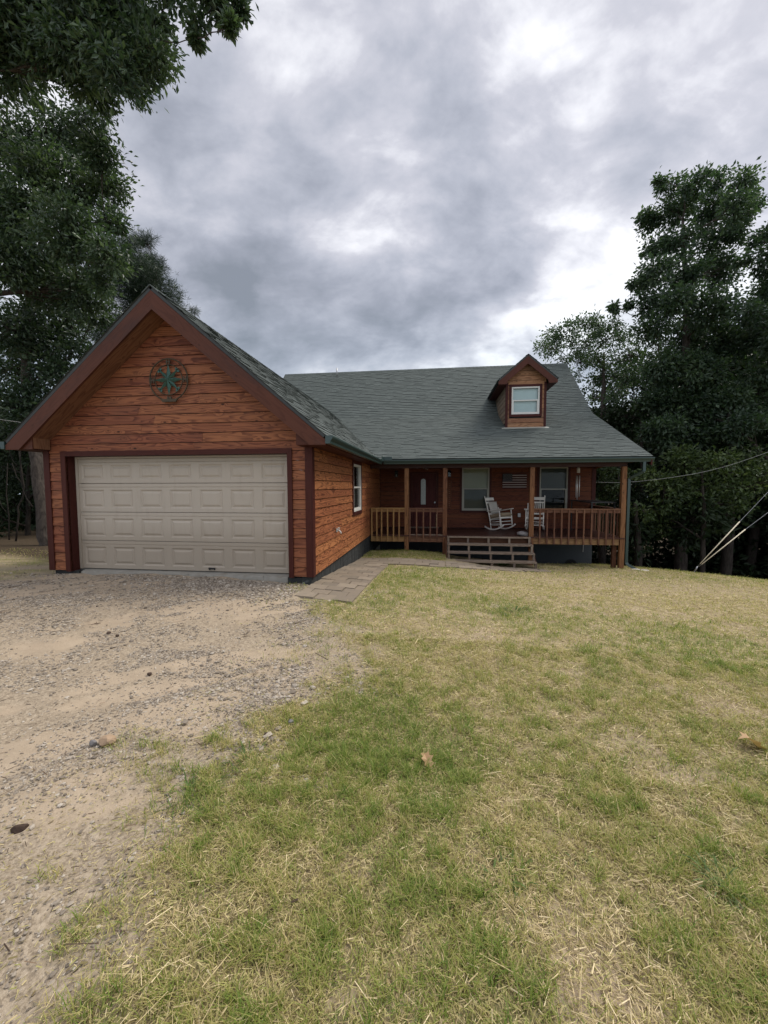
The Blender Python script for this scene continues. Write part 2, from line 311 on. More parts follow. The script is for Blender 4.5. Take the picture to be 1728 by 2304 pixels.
def stone_mat(name, cols):
    g = G(name); r = g.attr('rnd'); n = g.noise(g.obj(), 45.0, 3.0, 0.6)
    c = g.ramp(r, [(i / (len(cols) - 1), c) for i, c in enumerate(cols)])
    c = g.mix(g.M('MULTIPLY', n, 0.5), c, tuple(x * 0.6 for x in cols[1]))
    g.pbr(c, 0.9, g.bump(n, 0.4, 0.006), spec=0.2); return g.m
MAT['gravel'] = stone_mat('gravel_stone', [(0.15, 0.122, 0.095), (0.25, 0.208, 0.162), (0.35, 0.298, 0.235), (0.52, 0.46, 0.38)])
MAT['rock'] = stone_mat('tan_rock', [(0.33, 0.24, 0.155), (0.36, 0.25, 0.16), (0.38, 0.27, 0.18)])
MAT['greyrock'] = stone_mat('grey_rock', [(0.16, 0.15, 0.145), (0.20, 0.185, 0.18), (0.24, 0.22, 0.21)])
MAT['clod'] = stone_mat('dark_clod', [(0.045, 0.03, 0.022), (0.06, 0.04, 0.03), (0.09, 0.06, 0.04)])
MAT['palestone'] = stone_mat('pale_stone', [(0.55, 0.51, 0.44), (0.60, 0.56, 0.49), (0.66, 0.62, 0.55)])
MAT['thatch'] = leaf_mat('thatch', [(0.14, 0.105, 0.05), (0.27, 0.22, 0.10), (0.40, 0.32, 0.17), (0.31, 0.30, 0.10), (0.56, 0.45, 0.25)], sheen=0.1, trans=0.1, rough=0.8)
MAT['twig'] = leaf_mat('twig_litter', [(0.05, 0.035, 0.025), (0.10, 0.07, 0.05), (0.19, 0.13, 0.08)], sheen=0.1, trans=0.0, rough=0.9)
MAT['deadleaf'] = leaf_mat('dead_leaf', [(0.34, 0.21, 0.11), (0.42, 0.27, 0.15), (0.50, 0.34, 0.20)], sheen=0.2, trans=0.2, rough=0.7)
MAT['grass'] = leaf_mat('lawn_grass', [(0.58, 0.46, 0.25), (0.44, 0.38, 0.15), (0.310, 0.310, 0.085), (0.190, 0.255, 0.050), (0.098, 0.170, 0.034)], sheen=0.2, trans=0.38, rough=0.6)
MAT['straw'] = leaf_mat('dry_straw', [(0.38, 0.29, 0.150), (0.60, 0.475, 0.265), (0.78, 0.65, 0.41)], sheen=0.25, trans=0.15, rough=0.6)

# ---------------------------------------------------------------- mesh helpers
RNG = random.Random(11)
class MB:
    """collects boards, boxes and tubes into one mesh with UVs (metres), a 'rnd' value per piece and material slots"""
    def __init__(s): s.v = []; s.f = []; s.uv = []; s.r = []; s.mi = []; s.sm = []
    def poly(s, pts, uvs=None, r=0.5, mat=0, smooth=False):
        i = len(s.v); s.v += [tuple(p) for p in pts]; n = len(pts)
        s.f.append(tuple(range(i, i + n))); s.r.append(r); s.mi.append(mat); s.sm.append(smooth)
        if uvs is None: uvs = [(0, 0)] * n
        s.uv += list(uvs)
    def hexa(s, c, r=None, mat=0, grain=None):
        """c: 8 corners, 0-3 bottom loop, 4-7 top loop (same order); grain = axis index 0 (0-1), 1 (1-2), 2 (0-4)"""
        c = [np.array(p, float) for p in c]
        L = [np.linalg.norm(c[1] - c[0]), np.linalg.norm(c[3] - c[0]), np.linalg.norm(c[4] - c[0])]
        if grain is None: grain = int(np.argmax(L))
        if r is None: r = RNG.random()
        ou, ov = RNG.random() * 40, RNG.random() * 40
        E = [(c[1] - c[0]), (c[3] - c[0]), (c[4] - c[0])]
        E = [e / (np.linalg.norm(e) + 1e-9) for e in E]
        for k_ in range(3):
            if k_ != grain:
                e = E[k_] - E[grain] * (E[k_] @ E[grain]); E[k_] = e / (np.linalg.norm(e) + 1e-9)
        oth = [k for k in range(3) if k != grain]
        for q, ax in (((0, 3, 2, 1), 2), ((4, 5, 6, 7), 2), ((0, 1, 5, 4), 1), ((2, 3, 7, 6), 1), ((1, 2, 6, 5), 0), ((3, 0, 4, 7), 0)):
            if ax == grain: a, b = oth
            else:
                a = grain; b = [k for k in range(3) if k not in (grain, ax)][0]
            s.poly([c[k] for k in q], [(ou + (c[k] - c[0]) @ E[a], ov + ax * 0.9 + (c[k] - c[0]) @ E[b]) for k in q], r, mat)
    def box(s, a, b, r=None, mat=0, grain=None):
        x0, y0, z0 = [min(a[i], b[i]) for i in range(3)]; x1, y1, z1 = [max(a[i], b[i]) for i in range(3)]
        s.hexa([(x0, y0, z0), (x1, y0, z0), (x1, y1, z0), (x0, y1, z0), (x0, y0, z1), (x1, y0, z1), (x1, y1, z1), (x0, y1, z1)], r, mat, grain)
    def bar(s, p, q, w, h, up=(0, 0, 1), r=None, mat=0):
        """rectangular bar from p to q, w sideways and h along 'up'"""
        p = np.array(p, float); q = np.array(q, float); d = q - p; d /= np.linalg.norm(d)
        sd_ = np.cross(d, np.array(up, float)); sd_ /= np.linalg.norm(sd_); u = np.cross(sd_, d)
        a, b = sd_ * w / 2, u * h / 2
        s.hexa([p - a - b, q - a - b, q + a - b, p + a - b, p - a + b, q - a + b, q + a + b, p + a + b], r, mat, 0)
    def tube(s, pts, rads, n=8, r=0.5, mat=0, caps=True, smooth=True):
        pts = [np.array(p, float) for p in pts]
        if isinstance(rads, (int, float)): rads = [rads] * len(pts)
        rings = []
        ref = np.array((0.31, 0.17, 0.93))
        for i, p in enumerate(pts):
            d = pts[min(i + 1, len(pts) - 1)] - pts[max(i - 1, 0)]; d /= (np.linalg.norm(d) + 1e-9)
            a = np.cross(d, ref)
            if np.linalg.norm(a) < 1e-3: a = np.cross(d, (1, 0, 0))
            a /= np.linalg.norm(a); b = np.cross(d, a)
            k = len(s.v)
            s.v += [tuple(p + rads[i] * (math.cos(2 * math.pi * j / n) * a + math.sin(2 * math.pi * j / n) * b)) for j in range(n)]
            rings.append(k)
        for k0, k1 in zip(rings[:-1], rings[1:]):
            for j in range(n):
                s.f.append((k0 + j, k0 + (j + 1) % n, k1 + (j + 1) % n, k1 + j)); s.uv += [(0, 0)] * 4
                s.r.append(r); s.mi.append(mat); s.sm.append(smooth)
        if caps:
            for k, rev in ((rings[0], True), (rings[-1], False)):
                q = tuple(k + j for j in range(n)); s.f.append(q[::-1] if rev else q); s.uv += [(0, 0)] * n; s.r.append(r); s.mi.append(mat); s.sm.append(False)
    def torus(s, c, ax, ay, R, t, n=40, r=0.5, mat=0, sy=1.0):
        c = np.array(c, float); ax = np.array(ax, float); ay = np.array(ay, float)
        pts = [c + R * math.cos(2 * math.pi * i / n) * ax + R * sy * math.sin(2 * math.pi * i / n) * ay for i in range(n + 1)]
        s.tube(pts, t, 6, r, mat, False)
    def build(s, name, mats, parent=None, off=None):
        me = bpy.data.meshes.new(name); me.from_pydata(s.v, [], s.f); me.update()
        ul = me.uv_layers.new(name='UVMap'); ul.data.foreach_set('uv', np.array(s.uv, dtype=np.float32).ravel())
        at = me.attributes.new('rnd', 'FLOAT', 'FACE'); at.data.foreach_set('value', np.array(s.r, dtype=np.float32))
        mats = mats if isinstance(mats, (list, tuple)) else [mats]
        for m in mats: me.materials.append(MAT[m] if isinstance(m, str) else m)
        me.polygons.foreach_set('material_index', np.array(s.mi, dtype=np.int32)); me.polygons.foreach_set('use_smooth', np.array(s.sm, dtype=bool))
        return link(name, me, parent, off)
def link(name, me, parent=None, off=None):
    o = bpy.data.objects.new(name, me); COL.objects.link(o)
    if parent is not None:
        o.parent = parent
        if off: o.location = -Vector(parent.location)
    return o
def arr_mesh(name, V, F, mat, rnd=None, parent=None, off=None, smooth=False, per='FACE'):
    """mesh from numpy arrays: V (n,3), F (m,k) with k = 3 or 4"""
    me = bpy.data.meshes.new(name); n, (m, k) = len(V), F.shape
    me.vertices.add(n); me.vertices.foreach_set('co', np.asarray(V, np.float32).ravel())
    me.loops.add(m * k); me.loops.foreach_set('vertex_index', np.asarray(F, np.int32).ravel())
    me.polygons.add(m); me.polygons.foreach_set('loop_start', np.arange(0, m * k, k, dtype=np.int32)); me.polygons.foreach_set('loop_total', np.full(m, k, np.int32))
    me.polygons.foreach_set('use_smooth', np.full(m, smooth, bool))
    if rnd is not None:
        a = me.attributes.new('rnd', 'FLOAT', per); a.data.foreach_set('value', np.asarray(rnd, np.float32))
    me.update(calc_edges=True); me.validate()
    me.materials.append(MAT[mat] if isinstance(mat, str) else mat)
    return link(name, me, parent, off)
def tag(o, label=None, cat=None, group=None, kind=None):
    for k, v in (('label', label), ('category', cat), ('group', group), ('kind', kind)):
        if v: o[k] = v
    return o
def empty(name, loc, rz=0.0):
    o = bpy.data.objects.new(name, None); COL.objects.link(o); o.location = loc; o.rotation_euler = (0, 0, rz); o.empty_display_size = 0.3; return o

# ---------------------------------------------------------------- terrain
GC = np.array([(2.15,-6.7,-.06),(-3,-7,-.02),(7,-7,-.12),(-8,-4,0),(10,-3,-.42),(0,0,-.15),(-2.6,-.1,-.05),(-5.1,-.1,-.08),(0.1,4.39,-.49),(1.22,6.08,-.51),(2.44,6.08,-.60),(3.8,5.0,-.73),(5.1,5.0,-.78),(7.77,6.08,-.92),(7.7,8.45,-1.25),(5.9,8.45,-1.28),(0.5,8.45,-.95),(2.5,1.5,-.36),(5,1,-.46),(8,2,-.66),(12,4,-1.02),(11.5,6.5,-1.22),(14,8,-1.75),(13,12,-2.6),(10.5,10.5,-2.0),(-8,4,-.22),(-9,7,-.4),(-12,0,0),(-8,0,-.05),(0,-3,-.1),(4,-3,-.2),(20,16,-4.2),(30,30,-5),(-20,20,-1),(0,30,-3),(-30,-10,.3),(30,-10,-1),(0,-30,.2),(-40,40,-2),(40,40,-6),(40,-40,-1),(-40,-40,.5)], float)
def _U(r2): return np.where(r2 > 1e-12, r2 * np.log(np.maximum(r2, 1e-12)), 0)
def _fit():
    x = GC[:, :2]; n = len(x); K = _U(((x[:, None] - x[None]) ** 2).sum(-1)) + np.eye(n) * .3
    Pm = np.c_[np.ones(n), x]; A = np.block([[K, Pm], [Pm.T, np.zeros((3, 3))]])
    return np.linalg.solve(A, np.r_[GC[:, 2], 0, 0, 0])
GW = _fit()
def gz0(x, y):
    x = np.asarray(x, float); y = np.asarray(y, float)
    s = GW[-3] + GW[-2] * x + GW[-1] * y
    for (a, b, _), w in zip(GC, GW): s = s + w * _U((x - a) ** 2 + (y - b) ** 2)
    return s
def _h(ix, iy, seed):
    v = np.sin(ix * 127.1 + iy * 311.7 + seed * 74.7) * 43758.5453; return v - np.floor(v)
def vn(x, y, seed=0):
    x = np.asarray(x, float); y = np.asarray(y, float); xi = np.floor(x); yi = np.floor(y); fx = x - xi; fy = y - yi
    fx = fx * fx * (3 - 2 * fx); fy = fy * fy * (3 - 2 * fy)
    a = _h(xi, yi, seed); b = _h(xi + 1, yi, seed); c = _h(xi, yi + 1, seed); d = _h(xi + 1, yi + 1, seed)
    return (a + (b - a) * fx) * (1 - fy) + (c + (d - c) * fx) * fy
def fbm(x, y, sc=1.0, oct=4, seed=0, gain=0.5):
    t = 0; amp = 1; tot = 0
    for i in range(oct):
        t = t + amp * vn(np.asarray(x) * sc + i * 17.3, np.asarray(y) * sc - i * 9.1, seed + i); tot += amp; amp *= gain; sc *= 2.03
    return t / tot
def sst(v, a, b):
    t = np.clip((v - a) / (b - a), 0, 1); return t * t * (3 - 2 * t)
BND = np.array([(-30, 2.5), (-9, 1.5), (-6.6, 1.15), (-5.71, 1.0), (-5.38, .82), (-4.95, .72), (-4.12, .78), (-3.61, 1.42), (-2.64, 1.30), (-1.6, .72), (-.9, -.02), (0, -.05), (3, -.3)])
def gaus(x, y, lst):
    s = 0
    for (a, b, r, w) in lst: s = s + w * np.exp(-((x - a) ** 2 + (y - b) ** 2) / (r * r))
    return s
GREEN = [(2.6, -.01, .5, .35), (3.16, -.72, .55, .5), (1.57, 1.4, 1.0, .45), (1.53, -3.87, .42, .5), (2.03, -4.13, .40, .55), (2.21, -4.34, .35, .5), (1.45, -5.25, .4, .1), (.85, -4.75, .25, .15),
         (2.43, -5.01, .3, .15), (5.12, -1.77, .8, .3), (6.0, -1.2, .8, .25), (3.83, -3.0, .35, .25), (3.7, -3.7, .5, .2), (1.55, 2.6, .8, .4), (10, 5, 2, .2), (1.9, -4.6, .4, .35), (3.3, -4.6, .5, .2), (3.4, -5.0, .35, .3)]
DRY = [(3.35, -3.27, .8, .4), (2.43, -2.66, .9, .4), (4.36, -3.07, .6, .35), (2.65, -5.25, .28, .45), (1.75, -5.12, .25, .25), (2.55, -4.6, .2, .4), (5.63, 2.14, 1.6, .35), (8.29, 2.14, 2.5, .35), (4.2, .8, 1.2, .2), (2.0, -1.6, .6, .3), (7, 0, 1.5, .2), (2.75, -4.95, .2, .3), (3.55, -4.45, .3, .3)]
SAND = [(-2.21, -3.31, .45, .5), (-1.76, -2.98, .4, .5), (-1.42, -2.15, .45, .5), (-1.09, -1.44, .5, .55), (-.06, -2.02, .40, .55), (-.29, -2.94, .35, .3), (.51, -4.1, .22, .6), (.42, -4.33, .20, .6), (.24, -4.79, .22, .6), (.41, -4.65, .2, .5), (-.47, -4.71, .3, .5), (.15, -4.91, .25, .6), (-1.57, -3.42, .3, .4), (-.7, -1.75, .4, .4), (-2.4, -1.9, .5, .4), (.45, -2.9, .2, .4), (.3, -5.3, .3, .3)]
def zones(x, y):
    """what grows or lies where: drive (gravel and sand track), sand (bare sand in it), lush (green grass), dry (straw)"""
    xb = np.interp(y, BND[:, 0], BND[:, 1])
    n = fbm(x, y, 1.6, 4, 3) - .5; n2 = fbm(x, y, 6.0, 3, 5) - .5
    drive = sst(xb - x + n * 1.1 + n2 * .7, -.30, .34)
    # the yard left of the garage is a thin mix of litter and grass
    left = sst(-x, 4.6, 6.2)
    drive = drive * (1 - left * sst(fbm(x, y, .9, 4, 9), .40, .56)) * (1 - sst(y, .4, 1.2))
    u = (x * .78 + y * .62); w = (-x * .62 + y * .78)           # ruts run this way
    st = fbm(u * .45, w * 2.4, 1.0, 4, 21)
    sand = np.clip(sst(st, .50, .72) * .8 + .10 + gaus(x, y, SAND) - .25 + (fbm(x, y, 4.0, 3, 33) - .5) * 1.1, 0, 1)
    sand = sst(sand + (fbm(x, y, 11.0, 3, 37) - .5) * .35, .16, .72)
    lush = np.clip(.55 + (fbm(x, y, .9, 5, 41) - .5) * .55 + (fbm(x, y, 4.2, 4, 45) - .5) * .55 + (fbm(x, y, 13.0, 3, 47) - .5) * 1.4 - .20 * sst(np.asarray(y), -2.2, 1.5) * sst(np.asarray(x), 1.5, 4.5) + gaus(x, y, GREEN) * .75 - gaus(x, y, DRY) * .6, 0, 1)
    bare = np.clip(sst(fbm(x, y, 2.6, 5, 55), .60, .76) * .7 + gaus(x, y, [(2.65, -5.25, .22, .9), (2.55, -4.6, .13, .8), (3.6, -4.4, .2, .8), (1.75, -5.1, .15, .5), (.95, -5.0, .2, .5), (2.05, -5.55, .12, .7), (.98, -5.45, .20, .8), (1.05, -5.8, .25, .8), (.85, -5.15, .15, .6)]), 0, 1)
    return drive, sand, lush, bare
def H(x, y):
    d, s, l, b = zones(x, y)
    u = (np.asarray(x) * .78 + np.asarray(y) * .62); w = (-np.asarray(x) * .62 + np.asarray(y) * .78)
    micro = (fbm(x, y, 3.0, 4, 61) - .5) * .05 + (fbm(x, y, 14.0, 3, 63) - .5) * .022 + d * (fbm(u * .5, w * 3.5, 1.0, 3, 71) - .5) * .07
    return gz0(x, y) + micro - .012 * s * d
def graded(lo, hi, f0, f1, fine, grow=1.12):
    a = list(np.arange(f0, f1 + 1e-6, fine)); st = fine
    while a[-1] < hi: st *= grow; a.append(a[-1] + st)
    st = fine
    while a[0] > lo: st *= grow; a.insert(0, a[0] - st)
    return np.array(a)
def ground_mat():
    g = G('yard_ground'); o = g.obj()
    dr, sa, lu, ba = g.attr('drive'), g.attr('sand'), g.attr('lush'), g.attr('bare')
    f1 = g.noise(o, 6.0, 6.0, 0.65); f2 = g.noise(o, 38.0, 4.0, 0.65); f3 = g.noise(o, 130.0, 3.0, 0.7); vo = g.M('ADD', g.M('MULTIPLY', g.voro(o, 60.0, out='Color'), 0.5), g.M('MULTIPLY', g.voro(o, 150.0, out='Color'), 0.5))
    sandc = g.ramp(g.M('ADD', g.M('MULTIPLY', f1, 0.55), g.M('MULTIPLY', f3, 0.45)), [(0.3, (0.29, 0.226, 0.158)), (0.7, (0.42, 0.335, 0.24))])
    grav = g.ramp(g.M('ADD', g.M('MULTIPLY', f2, 0.5), g.M('MULTIPLY', vo, 0.5)), [(0.25, (0.15, 0.117, 0.083)), (0.5, (0.30, 0.240, 0.170)), (0.8, (0.45, 0.375, 0.28))])
    drv = g.mix(sa, grav, sandc)
    soil = g.ramp(g.M('ADD', g.M('MULTIPLY', f1, 0.4), g.M('MULTIPLY', f2, 0.6)), [(0.25, (0.19, 0.15, 0.085)), (0.55, (0.32, 0.255, 0.155)), (0.8, (0.44, 0.355, 0.22))])
    under = g.mix(g.M('MULTIPLY', g.sstep(g.M('ADD', lu, g.M('MULTIPLY', g.M('SUBTRACT', f2, 0.5), 0.8)), 0.30, 0.75), 0.75), soil, (0.19, 0.18, 0.075))
    barec = g.ramp(f2, [(0.25, (0.29, 0.22, 0.15)), (0.75, (0.40, 0.315, 0.225))])
    lawn = g.mix(g.M('MULTIPLY', ba, 0.85), under, barec)
    c = g.mix(dr, lawn, drv)
    c = g.mix(g.attr('wood'), c, g.ramp(f2, [(0.3, (0.03, 0.022, 0.014)), (0.7, (0.09, 0.065, 0.04))]))  # brown forest floor, darkened further by painted shade of the woods
    g.pbr(c, 0.95, g.bump(g.M('ADD', g.M('MULTIPLY', f2, 0.6), g.M('MULTIPLY', f3, 0.4)), 0.55, 0.02), spec=0.1); return g.m
def build_ground():
    xs = graded(-150, 150, -3.2, 6.0, 0.05); ys = graded(-60, 200, -6.4, 1.0, 0.05)
    X, Y = np.meshgrid(xs, ys); x, y = X.ravel(), Y.ravel()
    r = np.hypot(x, y - 4)
    z = np.where(r < 48, H(x, y), 0)
    k = sst(r, 26, 46); z = z * (1 - k) + k * (-4.5 + .02 * (fbm(x, y, .05, 3, 5) - .5) * 40)
    V = np.c_[x, y, z]; nx = len(xs); ny = len(ys)
    i = (np.arange(ny - 1)[:, None] * nx + np.arange(nx - 1)[None]).ravel()
    F = np.c_[i, i + 1, i + 1 + nx, i + nx]
    MAT['ground'] = ground_mat()
    o = arr_mesh('ground', V, F, 'ground', smooth=True)
    d, s, l, b = zones(x, y)
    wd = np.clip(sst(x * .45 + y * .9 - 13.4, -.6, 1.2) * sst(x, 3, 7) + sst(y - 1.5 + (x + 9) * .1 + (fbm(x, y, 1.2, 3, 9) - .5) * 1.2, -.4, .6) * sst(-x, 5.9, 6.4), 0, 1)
    for n, a in (('drive', d), ('sand', s), ('lush', l), ('bare', b), ('wood', wd)):
        at = o.data.attributes.new(n, 'FLOAT', 'POINT'); at.data.foreach_set('value', a.astype(np.float32))
    tag(o, kind='structure')
build_ground()

# ---------------------------------------------------------------- paved walkway
def build_path():
    m = MB(); rg = random.Random(5)
    def quadgrid(P00, P10, P01, P11, nu, rows, stag=True):
        # bilinear patch split into pavers: rows across, nu along
        P = [np.array(p, float) for p in (P00, P10, P01, P11)]
        bl = lambda a, b: P[0] * (1 - a) * (1 - b) + P[1] * a * (1 - b) + P[2] * (1 - a) * b + P[3] * a * b
        for j in range(rows):
            cuts = [0] + [(i + (0.5 if (stag and j % 2) else 0) + rg.uniform(-.06, .06)) / nu for i in range(1 if not (stag and j % 2) else 0, nu)] + [1]
            for a0, a1 in zip(cuts[:-1], cuts[1:]):
                if a1 - a0 < .2 / nu: continue
                b0, b1 = j / rows, (j + 1) / rows; g_ = .006
                q = [bl(a0, b0), bl(a1, b0), bl(a1, b1), bl(a0, b1)]
                cen = sum(q) / 4; q = [cen + (p - cen) * (1 - g_ / .16) for p in q]
                dz = rg.uniform(-.008, .010); tl = (rg.uniform(-.02, .02), rg.uniform(-.02, .02)); r = rg.random()
                zc = gz0(cen[0], cen[1])
                def zz(p): return float(gz0(p[0], p[1]) * .7 + zc * .3) + .022 + dz + tl[0] * (p[0] - cen[0]) + tl[1] * (p[1] - cen[1])
                m.hexa([(p[0], p[1], zz(p) - .07) for p in q] + [(p[0], p[1], zz(p)) for p in q], r)
    quadgrid((-.02, -.86), (.92, -1.0), (.0, 3.35), (.95, 3.30), 3, 15)
    quadgrid((.0, 3.37), (2.4, 3.55), (.0, 4.45), (2.4, 4.62), 6, 3)
    quadgrid((2.41, 3.55), (5.25, 4.38), (2.41, 4.62), (5.05, 4.98), 8, 3)
    tag(m.build('path', 'paver'), kind='structure')
build_path()

# ---------------------------------------------------------------- the house
HS = 2.42                       # height of the roof edge
XE, XW, YE, YW, YB, ZB, YR, ZR = 8.31, 7.76, 5.73, 8.45, 10.44, 4.493, 13.88, 7.468
GWD, GRX, GRZ = 5.168, -2.584, 4.92
GS = (GRZ - HS) / (0.36 - GRX)   # garage roof slope
house = empty('wooden_house', (1.0, 4.0, -0.5))
tag(house, 'stained wood cabin with attached garage, green shingle roof and front porch', 'house')
def part(name, mb, mats, parent=None): return mb.build(name, mats, parent or house, off=(parent is None))
EXPO = 0.1700
def lap_rows(m, org, ud, nd, z0, z1, urange, openings=(), joints=True, phase=0.0, rg=None, mat=0, t=0.020):
    """lap siding: courses from z0 to z1; urange(z) gives the clear run at a height; openings are (u0,u1,za,zb)"""
    rg = rg or RNG; org = np.array(org, float); ud = np.array(ud, float); nd = np.array(nd, float)
    z = z0 + phase
    while z < z1 - .01:
        zt = min(z + EXPO, z1); lo, hi = urange(z), urange(zt)
        if lo[1] - lo[0] < .04: z = zt; continue
        segs = [(lo[0], lo[1], hi[0], hi[1])]
        for (a, b, za, zb) in openings:
            ov = min(zt, zb) - max(z, za)
            if ov > .3 * (zt - z):
                ns = []
                for (l0, l1, h0, h1) in segs:
                    if b <= min(l0, h0) or a >= max(l1, h1): ns.append((l0, l1, h0, h1)); continue
                    if a > l0: ns.append((l0, a, h0, a))
                    if b < l1: ns.append((b, l1, b, h1))
                segs = ns
        for (l0, l1, h0, h1) in segs:
            cuts = [0.0]
            L = l1 - l0
            if joints and L > 2.6:
                x = rg.uniform(.8, 3.2)
                while x < L - .6: cuts.append(x / L); x += rg.uniform(2.2, 4.2)
            cuts.append(1.0)
            for c0, c1 in zip(cuts[:-1], cuts[1:]):
                e = .002 / max(L, .1)
                def P(c, up, off):
                    u = (l0 + (l1 - l0) * c) if not up else (h0 + (h1 - h0) * c)
                    return org + ud * u + np.array((0, 0, zt - .010 if up else z)) + nd * off
                bt = t + rg.uniform(-.002, .003); g0 = c0 + (e if c0 > 0 else 0); g1 = c1 - (e if c1 < 1 else 0)
                dz = np.array((0, 0, .004))
                m.hexa([P(g0, 0, -.008), P(g1, 0, -.008), P(g1, 0, bt), P(g0, 0, bt), P(g0, 1, -.008), P(g1, 1, -.008), P(g1, 1, .006), P(g0, 1, .006)], rg.random(), mat, 0)
        z = zt
def backing(m, org, ud, nd, pts, off=-.012, mat=0):
    org = np.array(org, float); ud = np.array(ud, float); nd = np.array(nd, float)
    m.poly([org + ud * u + np.array((0, 0, z)) + nd * off for (u, z) in pts], mat=mat)

# garage front: gable wall, trim, door
gu = lambda z: max(.36 - (z + .10 - HS) / GS, GRX)           # right limit of the gable at height z
def gfront_range(z):
    r_ = min(0.0, gu(z)); return (-GWD - (-0) if r_ == 0 else 2 * GRX - r_, r_)
DX0, DX1, DZ = -4.735, -.415, 2.155
m = MB(); rg = random.Random(21)
lap_rows(m, (0, 0, 0), (1, 0, 0), (0, -1, 0), 0.0, 4.72, gfront_range, [(DX0, DX1, -.1, DZ)], rg=rg)
m2 = MB(); backing(m2, (0, 0, 0), (1, 0, 0), (0, -1, 0), [(-GWD, DZ + .02), (0, DZ + .02), (0, HS), (GRX, 4.75), (-GWD, HS)])
part('garage_wall', m, 'siding'); part('wall_sheathing', m2, 'dark')
m = MB()
m.box((-.098, -.034, -.005), (.0, .0, 2.30)); m.box((.0, -.034, -.005), (.034, .095, 2.30)); part('corner_board', m, 'trim')
m = MB(); m.box((-GWD, -.034, -.005), (-GWD + .085, .0, 2.30)); m.box((-GWD - .034, -.034, -.005), (-GWD, .095, 2.30)); part('corner_board', m, 'trim')
m = MB()
m.box((DX0 - .095, -.045, -.02), (DX0, .0, DZ + .09)); m.box((DX1, -.045, -.02), (DX1 + .085, .0, DZ + .09)); m.box((DX0, -.045, DZ), (DX1, .0, DZ + .09))
m.box((DX0 - .04, .001, -.02), (DX0, .20, DZ)); m.box((DX1, .001, -.02), (DX1 + .04, .20, DZ)); m.box((DX0 - .04, .001, DZ + .001), (DX1 + .04, .20, DZ + .04))
part('door_trim', m, 'trim')
def garage_door():
    y0 = .185; x0, x1 = DX0 + .04, DX1 - .04; W = x1 - x0; nsec = 4; hs = (DZ - .005) / nsec + .012
    root = None
    f = MB(); f.box((DX0 + .001, y0 - .02, 0), (x0 + .012, y0 + .05, DZ - .002)); f.box((x1 - .012, y0 - .02, 0), (DX1 - .001, y0 + .05, DZ - .002)); f.box((x0 + .013, y0 - .02, DZ - .035), (x1 - .013, y0 + .05, DZ - .002))
    root = part('garage_door', f, 'door')
    for k in range(nsec):
        m = MB(); zb = .004 + k * hs; zt = min(zb + hs - .004, DZ - .036)
        def Q(a, b, c, d, dep=0.0): m.poly([(a, y0 + dep, c), (b, y0 + dep, c), (b, y0 + dep, d), (a, y0 + dep, d)])
        # section edges: a beaded strip at the top of every section, recessed joint
        zs = zt - .075
        m.poly([(x0, y0 + .014, zt), (x1, y0 + .014, zt), (x1, y0 + .05, zt), (x0, y0 + .05, zt)])
        m.poly([(x0, y0 + .003, zt - .012), (x1, y0 + .003, zt - .012), (x1, y0 + .014, zt), (x0, y0 + .014, zt)])
        Q(x0, x1, zs + .012, zt - .012, .003)
        m.poly([(x0, y0 + .010, zs + .003), (x1, y0 + .010, zs + .003), (x1, y0 + .003, zs + .012), (x0, y0 + .003, zs + .012)])
        m.poly([(x0, y0, zs - .004), (x1, y0, zs - .004), (x1, y0 + .010, zs + .003), (x0, y0 + .010, zs + .003)])
        m.poly([(x0, y0 + .05, zb), (x1, y0 + .05, zb), (x1, y0, zb + .004), (x0, y0, zb + .004)])
        pz0, pz1 = zb + .075, zs - .045
        pw = .455; pitch = W / 7
        Q(x0, x1, zb + .004, pz0); Q(x0, x1, pz1, zs - .004)
        prev = x0
        for i in range(7):
            a = x0 + pitch * (i + .5) - pw / 2; b = a + pw
            Q(prev, a, pz0, pz1); prev = b
            loops = [(0, 0.0), (.026, .017), (.036, .017), (.072, .001)]
            for (i0, d0), (i1, d1) in zip(loops[:-1], loops[1:]):
                o_ = [(a + i0, pz0 + i0), (b - i0, pz0 + i0), (b - i0, pz1 - i0), (a + i0, pz1 - i0)]
                n_ = [(a + i1, pz0 + i1), (b - i1, pz0 + i1), (b - i1, pz1 - i1), (a + i1, pz1 - i1)]
                for q in range(4):
                    w_ = (q + 1) % 4
                    m.poly([(o_[q][0], y0 + d0, o_[q][1]), (o_[w_][0], y0 + d0, o_[w_][1]), (n_[w_][0], y0 + d1, n_[w_][1]), (n_[q][0], y0 + d1, n_[q][1])])
            i1, d1 = loops[-1]; Q(a + i1, b - i1, pz0 + i1, pz1 - i1, d1)
        Q(prev, x1, pz0, pz1)
        part('door_section', m, 'door', root)
    h = MB(); h.box((-2.05, y0 - .03, .05), (-1.93, y0 + .0, .075)); h.box((-2.05, y0 - .012, .03), (-2.03, y0, .05)); h.box((-1.95, y0 - .012, .03), (-1.93, y0, .05)); part('handle', h, 'darkmetal', root)
garage_door()
m = MB(); rg = random.Random(8)
x = DX0 - .02
while x < DX1:
    w = rg.uniform(.25, .8); m.hexa([(x, .06, -.14), (min(x + w, DX1), .06, -.14), (min(x + w, DX1), .24, -.14), (x, .24, -.14), (x, .08 + rg.uniform(-.02, .02), -.036), (min(x + w, DX1), .08 + rg.uniform(-.02, .02), -.035), (min(x + w, DX1), .24, -.008), (x, .24, -.008)], rg.random()); x += w
part('door_threshold', m, 'chalk')

